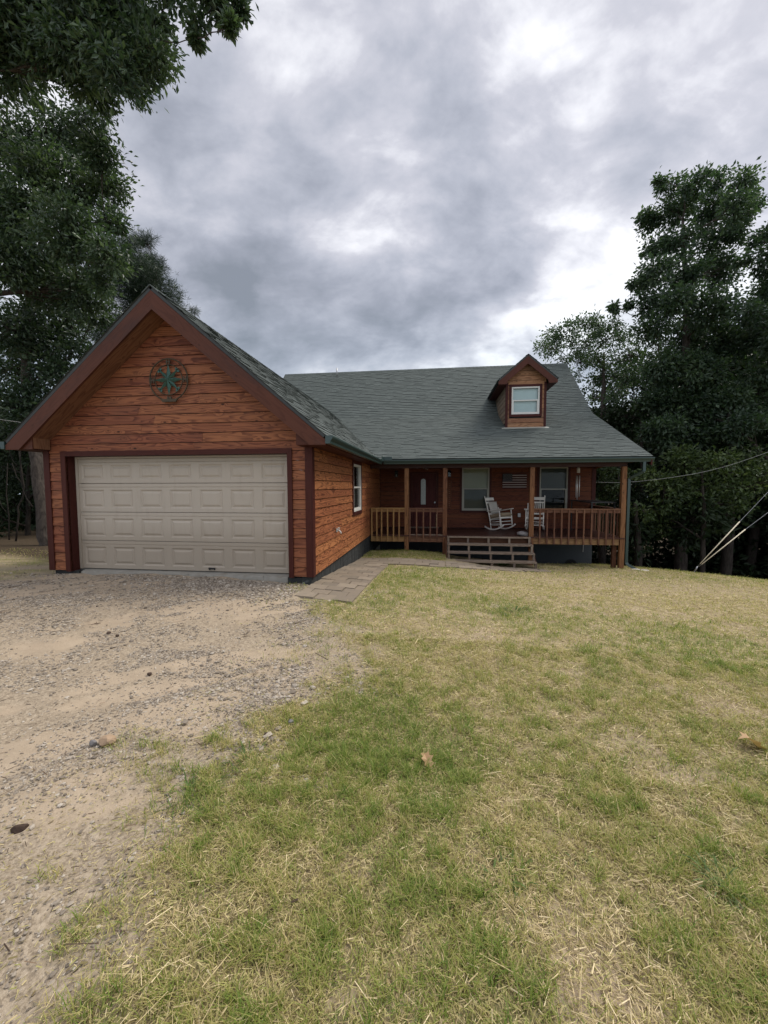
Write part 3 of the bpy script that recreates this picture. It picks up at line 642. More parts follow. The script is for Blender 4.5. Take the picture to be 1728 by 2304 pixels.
# garage side wall with its window
m = MB(); rg = random.Random(33)
lap_rows(m, (0, 0, 0), (0, 1, 0), (1, 0, 0), -.0, 2.29, lambda z: (.095, 8.43), [(3.44, 4.50, .88, 2.19)], rg=rg, t=.022)
part('side_wall', m, 'side')
m = MB(); backing(m, (0, 0, 0), (0, 1, 0), (1, 0, 0), [(.05, -.05), (8.44, -.05), (8.44, .9), (.05, .9)]); backing(m, (0, 0, 0), (0, 1, 0), (1, 0, 0), [(.05, .9), (3.46, .9), (3.46, 2.3), (.05, 2.3)]); backing(m, (0, 0, 0), (0, 1, 0), (1, 0, 0), [(4.48, .9), (8.44, .9), (8.44, 2.3), (4.48, 2.3)]); part('wall_sheathing', m, 'dark')
m = MB()
for i in range(28):                       # tarred block footing, course by course
    y = .0 + i * .305
    for (za, zb) in ((-.205, -.008), (-.405, -.210), (-.66, -.41)):
        m.box((-.19, y + .003, za), (-.012 + RNG.uniform(-.004, .004), y + .302, zb))
part('footing', m, 'block')
m = MB(); m.box((-GWD + .03, .03, -.3), (DX0 + .1, .2, -.02)); part('footing', m, 'block')
m = MB(); m.box((DX1 - .05, .03, -.35), (-.195, .2, -.03)); part('footing', m, 'block')
m = MB()
lap_rows(m, (-GWD, 0, 0), (0, 1, 0), (-1, 0, 0), 0.0, 2.29, lambda z: (.095, 10.0)); part('garage_wall', m, 'side')

def window(name, org, ud, nd, w, h, mid, blind_up=None, blind_lo=None, trim=.085, fw=.055, parent=None, trimmat='trim', backs=True, deep=.03, vinyl='white'):
    """double-hung window: outer trim boards, vinyl frame, upper and lower sash, panes, blinds and a dark room behind"""
    org = np.array(org, float); ud = np.array(ud, float); nd = np.array(nd, float); up = np.array((0, 0, 1.0))
    def bx(mb, u0, u1, z0, z1, n0, n1, mat=0):
        c = lambda u, n, z: org + ud * u + nd * n + up * z
        mb.hexa([c(u0, n0, z0), c(u1, n0, z0), c(u1, n1, z0), c(u0, n1, z0), c(u0, n0, z1), c(u1, n0, z1), c(u1, n1, z1), c(u0, n1, z1)], None, mat)
    f = MB()
    bx(f, 0, fw, 0, h, -.05, deep); bx(f, w - fw, w, 0, h, -.05, deep); bx(f, fw, w - fw, 0, fw, -.05, deep); bx(f, fw, w - fw, h - fw, h, -.05, deep)
    root = part(name, f, vinyl, parent)
    t = MB(); bx(t, -trim, 0, -trim, h + trim, -.02, .038); bx(t, w, w + trim, -trim, h + trim, -.02, .038); bx(t, 0, w, h, h + trim, -.02, .038); bx(t, 0, w, -trim, 0, -.02, .045); part('window_trim', t, trimmat, root)
    s = MB(); sw = .032
    bx(s, fw, w - fw, mid - .022, mid + .022, -.04, deep - .004)
    bx(s, fw, fw + sw, fw, mid - .022, -.045, deep - .012); bx(s, w - fw - sw, w - fw, fw, mid - .022, -.045, deep - .012); bx(s, fw + sw, w - fw - sw, fw, fw + sw, -.045, deep - .012)
    part('sash', s, vinyl, root)
    for (z0, z1, d) in ((mid + .023, h - fw, -.03), (fw + sw, mid - .023, -.02)):
        p = MB(); c = lambda u, z: org + ud * u + nd * d + up * z
        p.poly([c(fw, z0), c(w - fw, z0), c(w - fw, z1), c(fw, z1)]); part('pane', p, 'glass', root)
    for (b, z0, z1) in ((blind_up, mid, h - fw), (blind_lo, fw, mid)):
        if b:
            p = MB(); bx(p, fw - .02, w - fw + .02, z0 - .01, z1, -.085, -.075); part('blind', p, b, root)
    if backs:
        p = MB(); bx(p, -.05, w + .05, -.05, h + .05, -.60, -.59); bx(p, -.06, -.05, -.05, h + .05, -.59, -.06); bx(p, w + .05, w + .06, -.05, h + .05, -.59, -.06); bx(p, -.05, w + .05, h + .05, h + .06, -.59, -.06); bx(p, -.05, w + .05, -.06, -.05, -.59, -.06); part('dark_room', p, 'dark', root)
    return root
window('window', (0, 3.45, .92), (0, 1, 0), (1, 0, 0), 1.04, 1.25, .64, None, 'screen', trim=.10)
m = MB(); m.tube([(.03, 1.66, .64), (.07, 1.66, .64), (.11, 1.66, .60), (.115, 1.66, .565)], [.018, .018, .016, .016], 8); m.tube([(.07, 1.66, .64), (.07, 1.66, .69)], .008, 6); m.torus((.07, 1.66, .69), (1, 0, 0), (0, 1, 0), .025, .006, 14); m.box((.026, 1.62, .60), (.034, 1.70, .68)); part('hose_faucet', m, 'white')

# garage roof: deck, rake boards, boxed eaves, soffits, gutters
def shingles(m, e0, ud, sd_, nd, L, S, urange, expo=.142, rg=None):
    """asphalt shingles laid tab by tab; e0 eave start, ud along the eave, sd_ up the slope, nd outward"""
    rg = rg or random.Random(3); e0 = np.array(e0, float); ud = np.array(ud, float); sd_ = np.array(sd_, float); nd = np.array(nd, float)
    k = 0; s = -.01
    ph = [rg.uniform(0, 6.28) for _ in range(4)]
    while s < S:
        u0, u1 = urange(s); u = u0 - rg.uniform(0, .2)
        cb = rg.uniform(-.06, .06)
        def wob(uu): return .006 * math.sin(uu * 2.1 + ph[0] + k * 1.7) + .004 * math.sin(uu * 5.3 + ph[1] + k * .9)
        while u < u1:
            w = rg.uniform(.14, .34); a, b = max(u, u0), min(u + w, u1); u += w
            if b - a < .01: continue
            t = rg.choice((.009, .011, .018)); r = min(1, max(0, .5 + cb + rg.gauss(0, .11)))
            top = min(s + expo + .03, S + .02)
            A = e0 + ud * a + sd_ * (s + wob(a)); B = e0 + ud * b + sd_ * (s + wob(b)); C_ = e0 + ud * b + sd_ * top; D_ = e0 + ud * a + sd_ * top
            m.poly([A + nd * t, B + nd * t, C_ + nd * .001, D_ + nd * .001], None, r)
            bw = rg.uniform(.018, .036); e1 = sd_ * (expo + .004); e2 = sd_ * (expo - bw); q_ = nd * (t * .25 + .0015)
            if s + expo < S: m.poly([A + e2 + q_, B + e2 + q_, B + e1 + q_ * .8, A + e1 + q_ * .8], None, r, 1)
            m.poly([A - nd * .004, B - nd * .004, B + nd * t, A + nd * t], None, r * .5)
        s += expo; k += 1
gn = np.array((GS, 0, 1.0)); gn /= np.linalg.norm(gn); gsl = np.array((-1, 0, GS)); gsl /= np.linalg.norm(gsl)
SG = (0.375 - GRX) * math.hypot(1, GS)
YF = -.41
garage_roof = MB()
def deck(mb, pts, th, nd):
    nd = np.array(nd, float); p = [np.array(q, float) for q in pts]
    mb.hexa([q - nd * th for q in p] + [q for q in p], .5)
ge = (.375, 0, HS - .013 * GS)
deck(garage_roof, [(.375, YF, ge[2]), (.375, 11.5, ge[2]), (GRX, 11.5, GRZ), (GRX, YF, GRZ)], .05, gn)
gn2 = gn * np.array((-1, 1, 1)); gxl = 2 * GRX - .375
deck(garage_roof, [(gxl, 11.5, ge[2]), (gxl, YF, ge[2]), (GRX, YF, GRZ), (GRX, 11.5, GRZ)], .05, gn2)
groot = part('garage_roof', garage_roof, 'felt')
m = MB()
shingles(m, (.39, YF - .02, ge[2] - .015 * GS + .002), (0, 1, 0), gsl, gn, 11, SG, lambda s: (0, 11.9), rg=random.Random(4)); 
shingles(m, (gxl - .015, YF - .02, ge[2] - .015 * GS + .002), (0, 1, 0), gsl * np.array((-1, 1, 1)), gn2, 11, SG, lambda s: (0, 11.9), rg=random.Random(5))
k = 0
y = YF - .02
while y < 11.0:                              # ridge caps
    for sgn in (1, -1):
        d = np.array((sgn * .15, 0, -.15 * GS)); t0, t1 = .022, .012
        m.poly([(GRX, y, GRZ + t0), (GRX, y + .2, GRZ + t1), (GRX + d[0], y + .2, GRZ + d[2] + t1), (GRX + d[0], y, GRZ + d[2] + t0)], None, RNG.random())
        m.poly([(GRX, y, GRZ), (GRX, y, GRZ + t0), (GRX + d[0], y, GRZ + d[2] + t0), (GRX + d[0], y, GRZ + d[2])], None, .2)
    y += .16
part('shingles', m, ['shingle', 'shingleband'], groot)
# rake boards at the gable overhang, mitred at the peak
def slab(mb, pts, y0, y1, mat=0, grain=(1, 0, 0)):
    """flat board outline pts (x,z) between y0 and y1"""
    g_ = np.array(grain, float); g_ /= np.linalg.norm(g_); h_ = np.array((-g_[2], 0, g_[0])); r = RNG.random(); ou, ov = RNG.random() * 30, RNG.random() * 30
    uv = [(ou + np.array((x, 0, z)) @ g_, ov + np.array((x, 0, z)) @ h_) for (x, z) in pts]
    mb.poly([(x, y0, z) for (x, z) in pts], uv, r, mat); mb.poly([(x, y1, z) for (x, z) in pts][::-1], uv[::-1], r, mat)
    n = len(pts)
    for i in range(n):
        a, b = pts[i], pts[(i + 1) % n]
        mb.poly([(a[0], y0, a[1]), (a[0], y1, a[1]), (b[0], y1, b[1]), (b[0], y0, b[1])], [uv[i], (uv[i][0], uv[i][1] + .03), (uv[(i + 1) % n][0], uv[(i + 1) % n][1] + .03), uv[(i + 1) % n]], r, mat)
ZC = .055 * math.hypot(1, GS)                # drop from roof surface to the board's top edge
for sgn in (1, -1):
    X = lambda x: x if sgn > 0 else 2 * GRX - x
    m = MB(); zr = lambda x: HS + GS * (.36 - x) - ZC
    slab(m, [(X(GRX), zr(GRX)), (X(.377), zr(.377)), (X(.377), HS - .165), (X(.108), HS - .165), (X(GRX), zr(GRX) - .305)], YF, YF + .04, 0, (1, 0, -GS * sgn))
    part('rake_board', m, 'rake')
    m = MB()                                  # boxed eave end and the horizontal soffit behind it
    slab(m, [(X(.37), HS - .158), (X(-.13), HS - .158), (X(-.13), zr(-.13) - .05), (X(.30), zr(.30) - .05), (X(.37), HS - .13)], YF + .042, YF + .062, 0, (1, 0, 0))
    part('eave_return', m, 'rake')
    m = MB(); x0, x1 = sorted((X(-.13), X(-.115)))
    m.box((x0, YF + .063, HS - .155), (x1, -.036, HS + .33), grain=2); part('return_side', m, 'soffit')
    m = MB(); a, b = sorted((X(.36), X(-.13))); m.box((a, YF + .063, HS - .160), (b, -.036, HS - .146)); a, b = sorted((X(.36), X(.035))); m.box((a, -.035, HS - .160), (b, 8.4 if sgn < 0 else 5.84, HS - .146)); part('soffit', m, 'trim')
    m = MB(); c = lambda x, y, d=0.0: (X(x), y, zr(x) - .283 - d)   # sloping soffit under the gable overhang
    m.hexa([c(-.13, YF + .041, .012), c(-.13, -.001, .012), c(GRX + .001, -.001, .012), c(GRX + .001, YF + .041, .012), c(-.13, YF + .041), c(-.13, -.001), c(GRX + .001, -.001), c(GRX + .001, YF + .041)], None, 0, 1); part('gable_soffit', m, 'soffit')
    m = MB(); a, b = sorted((X(.345), X(.376))); m.box((a, YF + .041, HS - .16), (b, 8.4 if sgn < 0 else 5.80, HS - .03)); part('fascia', m, 'trim')
def gutter(name, p, q, outd, w=.125, h=.128):
    """K-profile gutter along p-q hanging on the outward side outd"""
    p = np.array(p, float); q = np.array(q, float); o_ = np.array(outd, float); z = np.array((0, 0, 1.0))
    prof = [(0, 0), (w * .62, 0), (w * .68, h * .30), (w * .92, h * .62), (w, h * .78), (w, h), (w - .012, h), (w - .012, h * .82), (w * .60, h * .28), (w * .55, .012), (.012, .012), (.012, h), (0, h)]
    m = MB(); n = len(prof); P = lambda b, c: b + o_ * c[0] + z * c[1]
    for i in range(n):
        a, c = prof[i], prof[(i + 1) % n]; m.poly([P(p, a), P(p, c), P(q, c), P(q, a)], None, .5, 1 if i in (5,) else 0)
    for b in (p, q):
        m.poly([P(b, c) for c in [(0, 0), (w * .62, 0), (w * .68, h * .3), (w * .92, h * .62), (w, h * .78), (w, h), (0, h)]], None, .5)
    return part(name, m, ['gutter', 'gutterlip_highlight'])
gutter('gutter', (.378, YF - .02, HS - .150), (.378, 5.72, HS - .150), (1, 0, 0))
gutter('gutter', (2 * GRX - .378, YF - .02, HS - .150), (2 * GRX - .378, 9.5, HS - .150), (-1, 0, 0))
gutter('gutter', (.505, 5.848, HS - .142), (XE + .06, 5.848, HS - .142), (0, -1, 0))
m = MB(); m.box((.50, 5.708, HS - .03), (.78, 5.72, HS + .085)); m.box((.49, 5.45, HS - .03), (.502, 5.707, HS + .085)); part('splash_guard', m, 'gutter')

# main roof: low porch slope, steep main slope, back slope
LS = (ZB - HS) / (YB - YE); US = (ZR - ZB) / (YR - YB)
ln = np.array((0, -LS, 1.0)); ln /= np.linalg.norm(ln); un = np.array((0, -US, 1.0)); un /= np.linalg.norm(un)
lsl = np.array((0, 1, LS)); lsl /= np.linalg.norm(lsl); usl = np.array((0, 1, US)); usl /= np.linalg.norm(usl)
XVAL = .36 - (ZB - HS) / GS
mr = MB()
deck(mr, [(.2, YE + .06, HS + .06 * LS), (XE, YE + .06, HS + .06 * LS), (XE, YB, ZB), (XVAL - .3, YB, ZB)], .06, ln)
deck(mr, [(-5.75, YB, ZB), (XE, YB, ZB), (XE, YR, ZR), (-5.75, YR, ZR)], .06, un)
yb2 = YR + (ZR - 2.3) / US
deck(mr, [(XE, yb2, 2.3), (-5.75, yb2, 2.3), (-5.75, YR, ZR), (XE, YR, ZR)], .06, un * np.array((1, -1, 1)))
rroot = part('main_roof', mr, 'felt')
m = MB()
SL = math.hypot(YB - YE - .03, ZB - HS); SU = math.hypot(YR - YB, ZR - ZB)
shingles(m, (0, YE + .04, HS + .04 * LS + .003), (1, 0, 0), lsl, ln, XE, SL, lambda s: (.36 - (s / SL) * (.36 - XVAL) - .25, XE + .02), rg=random.Random(6))
shingles(m, (0, YB, ZB + .003), (1, 0, 0), usl, un, XE, SU, lambda s: (-5.77, XE + .02), rg=random.Random(7))
x = -5.77
while x < XE:
    for sgn in (-1, 1):
        y1 = YR + sgn * .14; z1 = ZR - .14 * US
        m.poly([(x, YR, ZR + .026), (x + .2, YR, ZR + .014), (x + .2, y1, z1 + .014), (x, y1, z1 + .026)], None, RNG.random() * .6)
    x += .17
shingles(m, (0, yb2, 2.303), (1, 0, 0), usl * np.array((1, -1, 1)), un * np.array((1, -1, 1)), XE, math.hypot(yb2 - YR, ZR - 2.3), lambda s: (-5.77, XE + .02), expo=.3, rg=random.Random(9))
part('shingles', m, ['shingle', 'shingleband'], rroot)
m = MB()                                     # rake trim along the right edge
for (a, b) in (((YE + .02, HS + .0), (YB, ZB)), ((YB, ZB), (YR, ZR)), ((YR, ZR), (yb2, 2.3))):
    m.hexa([(XE - .03, a[0], a[1] - .24), (XE - .03, b[0], b[1] - .26), (XE + .005, b[0], b[1] - .26), (XE + .005, a[0], a[1] - .24), (XE - .03, a[0], a[1] - .066), (XE - .03, b[0], b[1] - .072), (XE + .005, b[0], b[1] - .072), (XE + .005, a[0], a[1] - .066)])
part('rake_board', m, 'trim')
m = MB(); m.tube([(-2.9, YR - .35, ZR - .35), (-2.9, YR - .35, ZR + .13)], .03, 10); part('vent_pipe', m, 'steel')
# porch ceiling, beam and soffit
m = MB()
x = .01
while x < XE - .03: m.box((x, YE + .13, HS - .10), (min(x + 1.20, XE - .03), YW - .02, HS - .085)); x += 1.215
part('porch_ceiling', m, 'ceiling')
m = MB(); m.box((.505, 5.85, HS - .13), (XE - .03, 5.88, HS + .02)); part('fascia', m, 'trim')
m = MB(); m.box((.04, 6.06, HS - .26), (7.78, 6.16, HS - .105)); part('porch_beam', m, 'ceiling')
# house walls
m = MB(); rg = random.Random(44)
WIN1 = (3.10, 4.09, .68, 2.27); WIN2 = (5.87, 6.84, .68, 2.26); FD = (1.16, 2.23, -.05, 2.13)
lap_rows(m, (0, YW, 0), (1, 0, 0), (0, -1, 0), .04, HS - .10, lambda z: (.03, XW), [WIN1, WIN2, FD], rg=rg)
part('porch_wall', m, 'siding_porch_shaded')
m = MB()
for (a, b, c, d) in ((0, 1.16, -.1, 2.4), (1.16, 2.23, 2.12, 2.4), (2.23, 3.12, -.1, 2.4), (3.12, 4.07, -.1, .7), (3.12, 4.07, 2.25, 2.4), (4.07, 5.89, -.1, 2.4), (5.89, 6.82, -.1, .7), (5.89, 6.82, 2.24, 2.4), (6.82, XW, -.1, 2.4)):
    backing(m, (0, YW, 0), (1, 0, 0), (0, -1, 0), [(a, c), (b, c), (b, d), (a, d)])
part('wall_sheathing', m, 'dark')
m = MB(); m.box((XW - .10, YW - .034, -.20), (XW, YW, HS - .1)); m.box((XW, YW - .034, -.20), (XW + .034, YW + .09, HS - .1)); part('corner_board', m, 'trim')
m = MB()
ytop = lambda y: HS + LS * (y - YE) if y < YB else (ZB + US * (y - YB) if y < YR else ZR - US * (y - YR))
def gable_range(z):
    if z <= HS - .1: return (YW + .09, yb2 - .5)
    y0 = YE + .2 + (z + .15 - HS) / LS if z + .15 < ZB else YB + (z + .15 - ZB) / US
    return (max(y0, 6.05), YR + (ZR - z - .15) / US)
lap_rows(m, (XW, 0, 0), (0, 1, 0), (1, 0, 0), -.20, 7.1, gable_range, joints=True); part('gable_wall', m, 'side')
m = MB()
lap_rows(m, (-5.4, 0, 0), (0, 1, 0), (-1, 0, 0), -.2, 7.1, lambda z: (10.9 if z < 4.6 else YB + .3 + (z + .15 - ZB) / US, YR + (ZR - z - .15) / US - .01 if z > 2 else yb2 - .6), joints=False)
lap_rows(m, (0, yb2 - .55, 0), (1, 0, 0), (0, 1, 0), -.2, 2.35, lambda z: (-5.4, XW), joints=False); part('back_wall', m, 'side')
m = MB(); m.box((.0, YW - .01, -1.75), (XW - .02, YW + .2, -.21)); fnd = part('foundation', m, 'concrete')
m = MB(); m.box((XW - .22, YW + .201, -2.6), (XW - .02, yb2 - .5, -.21)); part('foundation', m, 'concrete')
m = MB(); m.box((-5.35, 9, -2.2), (-5.2, yb2 - .5, -.21)); part('foundation', m, 'concrete')
m = MB()
for k in range(9):
    a0, a1 = math.pi * k / 9, math.pi * (k + 1) / 9
    m.poly([(7.02, YW - .018, -1.30), (7.02 + .21 * math.cos(a0), YW - .018, -1.30 + .2 * math.sin(a0)), (7.02 + .21 * math.cos(a1), YW - .018, -1.30 + .2 * math.sin(a1))])
m.torus((7.02, YW - .018, -1.30), (1, 0, 0), (0, 0, 1), .215, .012, 24); part('crawl_vent', m, 'dark', fnd)
m = MB(); m.box((7.42, YW - .035, -.80), (7.44, YW - .013, -.55)); part('conduit', m, 'steel', fnd)
window('window', (WIN1[0], YW, WIN1[2]), (1, 0, 0), (0, -1, 0), .99, 1.59, .81, 'blind', 'screen', trim=.075, fw=.05, vinyl='vinyl_dimmed')
window('window', (WIN2[0], YW, WIN2[2]), (1, 0, 0), (0, -1, 0), .97, 1.58, .79, 'screen', None, trim=.085, fw=.04, vinyl='vinyl_dimmed')
# front door
m = MB()
m.box((1.16, YW - .03, 0.03), (1.235, YW + .08, 2.13)); m.box((2.16, YW - .03, .03), (2.23, YW + .08, 2.13)); m.box((1.236, YW - .03, 2.06), (2.159, YW + .08, 2.13))
fd = part('front_door', m, 'trim')
m = MB(); m.box((1.238, YW + .02, .035), (2.157, YW + .07, 2.055))
for (a, b) in ((1.30, 1.48), (1.86, 2.08)):
    for (c, d) in ((.18, .85), (.98, 1.85)):
        m.box((a, YW + .008, c), (b, YW + .0199, d)); m.box((a + .03, YW - .001, c + .03), (b - .03, YW + .0079, d - .03))
part('door_leaf', m, 'doorred', fd)
m = MB(); m.box((1.545, YW + .004, .86), (1.785, YW + .0195, 1.89)); part('door_glass_frame', m, 'doorred', fd)
m = MB(); m.box((1.575, YW - .004, .90), (1.755, YW + .0035, 1.78))
for k in range(6):
    a0, a1 = math.pi * k / 6, math.pi * (k + 1) / 6
    m.poly([(1.665, YW - .004, 1.78), (1.665 + .09 * math.cos(a0), YW - .004, 1.78 + .09 * math.sin(a0)), (1.665 + .09 * math.cos(a1), YW - .004, 1.78 + .09 * math.sin(a1))])
part('door_glass', m, 'frost', fd)
m = MB(); m.tube([(2.10, YW + .02, .98), (2.10, YW - .03, .98)], .012, 8); m.tube([(2.10, YW - .03, .98), (2.10, YW - .065, .98)], [.018, .03], 10); part('handle', m, 'steel', fd)
m = MB(); m.box((1.15, YW - .14, .021), (2.25, YW - .031, .055)); part('threshold', m, 'stair', fd)
# porch floor, rim, posts, railings
m = MB(); rg = random.Random(2); y = 6.03
while y < YW - .03: m.box((.03, y, -.02), (XW + .02, min(y + .136, YW - .03), .02 + rg.uniform(-.002, .002)), rg.random()); y += .142
part('porch_deck', m, 'deck')
m = MB(); m.box((-.0 + .04, 6.085, -.20), (1.14, 6.12, -.022)); part('rim_joist', m, 'new_lumber')
m = MB(); m.box((1.285, 6.085, -.20), (2.355, 6.12, -.022)); part('rim_joist', m, 'rail')
m = MB(); m.box((2.49, 6.085, -.21), (5.0, 6.12, -.022)); part('rim_joist', m, 'stairin')
m = MB(); m.box((5.14, 6.085, -.21), (7.63, 6.12, -.022)); part('rim_joist', m, 'rim')
m = MB(); m.box((7.70, 6.17, -.21), (7.735, YW - .03, -.022)); part('rim_joist', m, 'rim')
for px, bot in ((1.145, -.66), (2.36, -.78), (5.005, -.95), (7.645, -1.05)):
    m = MB(); m.box((px, 6.045, bot), (px + .132, 6.175, HS - .262)); part('post', m, 'post')
m = MB(); m.box((7.50, 6.20, -1.1), (7.62, 6.30, -.215)); part('post_block', m, 'stairin')
def railing(x0, x1, bx_, mat, capmat=None, zt=.895, zb=.02, long=-.17):
    m = MB(); m.box((x0, 6.02, zt - .032), (x1, 6.14, zt)); r_ = part('railing', m, capmat or mat)
    m = MB(); m.box((x0, 6.062, zt - .13), (x1, 6.098, zt - .034)); part('upper_rail', m, mat, r_)
    for x in bx_:
        m = MB(); j = RNG.uniform(-.006, .006); m.hexa([(x - .021, 6.020, long), (x + .021, 6.020, long), (x + .021, 6.060, long), (x - .021, 6.060, long), (x - .021 + j, 6.020, zt - .034), (x + .021 + j, 6.020, zt - .034), (x + .021 + j, 6.060, zt - .034), (x - .021 + j, 6.060, zt - .034)], None, 0, 2); part('baluster', m, mat, r_)
    return r_
railing(.045, 1.143, (.085, .118 + .13, .40, .60, .79, .97), 'new_lumber', long=-.195)
r2 = railing(1.28, 2.358, (1.32, 1.535, 1.75, 1.965, 2.18), 'rail', long=-.195)
m = MB(); m.box((1.28, 6.062, .02), (2.358, 6.084, .05)); part('lower_rail', m, 'stair', r2)
railing(5.14, 7.643, (5.318, 5.532, 5.741, 5.954, 6.163, 6.387, 6.599, 6.813, 7.028, 7.24, 7.451), 'rail', long=-.205)
m = MB(); m.box((7.64, 6.18, .86), (7.76, YW - .04, .893)); r4 = part('railing', m, 'rail')
m = MB(); m.box((7.682, 6.18, .76), (7.718, YW - .04, .858)); part('upper_rail', m, 'rail', r4)
for k in range(10):
    y = 6.32 + k * .213; m = MB(); m.box((7.641, y - .02, -.17), (7.681, y + .02, .859), grain=2); part('baluster', m, 'rail', r4)
# porch stairs: box frames with open fronts
st = None
for k, (yf, z, yb_) in enumerate(((5.88, .018, 6.028), (5.54, -.175, 5.878), (5.29, -.387, 5.62), (5.04, -.600, 5.36))):
    m = MB(); m.box((2.50, yf, z - .04), (5.02, yb_, z)); 
    if st is None: st = part('porch_stairs', m, 'stair')
    else: part('tread', m, 'stair', st)
    zl = (-.175, -.387, -.600, -.80)[k]
    for x in (2.505, 3.11, 3.735, 4.36, 4.955):
        m = MB(); m.box((x, yf + .012, zl + .001), (x + .06, yf + .05, z - .041), grain=2); part('stair_stud', m, 'stair', st)
m = MB(); m.box((2.565, 6.03, -.205), (4.95, 6.044, -.03)); part('riser', m, 'stairin', st)
for x in (2.45, 5.022):
    m = MB(); m.hexa([(x, 5.1, -.95), (x + .035, 5.1, -.95), (x + .035, 6.04, -.3), (x, 6.04, -.3), (x, 5.3, -.63), (x + .035, 5.3, -.63), (x + .035, 6.04, -.02), (x, 6.04, -.02)]); part('stringer', m, 'stairin', st)
# dormer
YD = 8.693; DZ0 = 3.745; DXA, DXB = 4.685, 6.08; DC = 5.385; DPK = 6.30; DSL = .85; YDF = 8.42
zro = lambda x: DPK - DSL * abs(x - DC)      # top of the dormer roof
zmain = lambda y: ZB + US * (y - YB) if y > YB else HS + LS * (y - YE)
m = MB(); rg = random.Random(17)
drange = lambda z: (max(DXA, DC - (DPK - .1 - z) / DSL), min(DXB, DC + (DPK - .1 - z) / DSL))
lap_rows(m, (0, YD, 0), (1, 0, 0), (0, -1, 0), DZ0, 6.16, drange, [(4.79, 5.94, 4.12, 5.31)], joints=False, rg=rg, t=.016)
dw = part('dormer_wall', m, 'dormer')
m = MB()
for (x, nx) in ((DXA, -1), (DXB, 1)):
    def dr(z):
        yy = YE + (z - HS) / LS if z < ZB else YB + (z - ZB) / US
        return (YD + .08, max(YD + .1, yy))
    lap_rows(m, (x, 0, 0), (0, 1, 0), (nx, 0, 0), DZ0, 5.62, dr, joints=False, rg=rg, t=.016)
part('dormer_cheek', m, 'grey_siding')
m = MB(); backing(m, (0, YD, 0), (1, 0, 0), (0, -1, 0), [(DXA, 3.6), (DXB, 3.6), (DXB, 4.2), (DXA, 4.2)]); backing(m, (0, YD, 0), (1, 0, 0), (0, -1, 0), [(DXA, 5.25), (DXB, 5.25), (DC, 6.2)])
backing(m, (0, YD, 0), (1, 0, 0), (0, -1, 0), [(DXA, 4.2), (4.88, 4.2), (4.88, 5.25), (DXA, 5.25)]); backing(m, (0, YD, 0), (1, 0, 0), (0, -1, 0), [(5.86, 4.2), (DXB, 4.2), (DXB, 5.25), (5.86, 5.25)]); part('wall_sheathing', m, 'dark', dw)
for (a, b, c, d) in ((DXA - .02, DXA + .06, DXA - .02, DXA), (DXB - .06, DXB + .02, DXB, DXB + .02)):
    m = MB(); m.box((a, YD - .028, DZ0 - .05), (b, YD, 5.36)); m.box((c, YD + .001, DZ0 - .05), (d, YD + .08, 5.36)); part('dormer_corner_board', m, 'trim', dw)
m = MB(); m.hexa([(4.53, YD - .11, zmain(YD - .11) + .012), (6.20, YD - .11, zmain(YD - .11) + .012), (6.20, YD - .02, zmain(YD) + .012), (4.53, YD - .02, zmain(YD) + .012), (4.53, YD - .11, zmain(YD - .11) + .02), (6.20, YD - .11, zmain(YD - .11) + .02), (6.10, YD - .025, DZ0 + .005), (4.66, YD - .025, DZ0 + .005)]); part('flashing', m, 'vinyl_dimmed', dw)
window('window', (4.875, YD, 4.215), (1, 0, 0), (0, -1, 0), .985, .99, .50, 'blindpale', 'blindpale', trim=.088, fw=.05)
m = MB(); sh = MB(); rg = random.Random(12)
DH = 1.03; yend = lambda z: YB + (z - ZB) / US + .05
for sgn in (1, -1):
    xe = DC + sgn * DH; ze = zro(xe); ye = yend(ze); yr_ = yend(DPK)
    nd = np.array((sgn * DSL, 0, 1.0)); nd /= np.linalg.norm(nd); p = [np.array(q) for q in ((xe, YDF, ze), (xe, ye, ze), (DC, yr_, DPK), (DC, YDF, DPK))]
    m.hexa([q - nd * .05 for q in p] + p, .5)
    sd_ = np.array((-sgn, 0, DSL)); sd_ /= np.linalg.norm(sd_); Ls = DH * math.hypot(1, DSL)
    shingles(sh, (xe + sgn * .015, YDF - .02, ze - .012), (0, 1, 0), sd_, nd, 3, Ls, lambda s, ye=ye, yr_=yr_, Ls=Ls: (0, (ye + (yr_ - ye) * s / Ls) - YDF), rg=rg)
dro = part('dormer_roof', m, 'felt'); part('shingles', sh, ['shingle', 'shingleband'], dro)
for sgn in (1, -1):
    X = lambda dx: DC + sgn * dx
    m = MB(); zz = lambda dx: DPK - DSL * dx - .065
    slab(m, [(X(0), zz(0)), (X(DH - .005), zz(DH - .005)), (X(DH - .005), zz(DH) - .10), (X(DH - .30), zz(DH) - .10), (X(DH - .33), zz(DH - .33) - .27), (X(0), zz(0) - .27)], YDF, YDF + .035, 0, (1, 0, -DSL * sgn)); part('dormer_rake_board', m, 'rake', dro)
    m = MB(); a, b = sorted((X(DH - .02), X((DXB - DXA) / 2 + .02))); m.box((a, YDF + .036, zz(DH) - .098), (b, 11.2, zz(DH) - .085)); part('dormer_soffit', m, 'trim', dro)
    m = MB(); c = lambda dx, y, d: (X(dx), y, zz(dx) - .03 - d); m.hexa([c(DH - .3, YDF + .036, .012), c(DH - .3, YD - .001, .012), c(.001, YD - .001, .012), c(.001, YDF + .036, .012), c(DH - .3, YDF + .036, 0), c(DH - .3, YD - .001, 0), c(.001, YD - .001, 0), c(.001, YDF + .036, 0)], None, 0, 1); part('dormer_soffit', m, 'trim', dro)
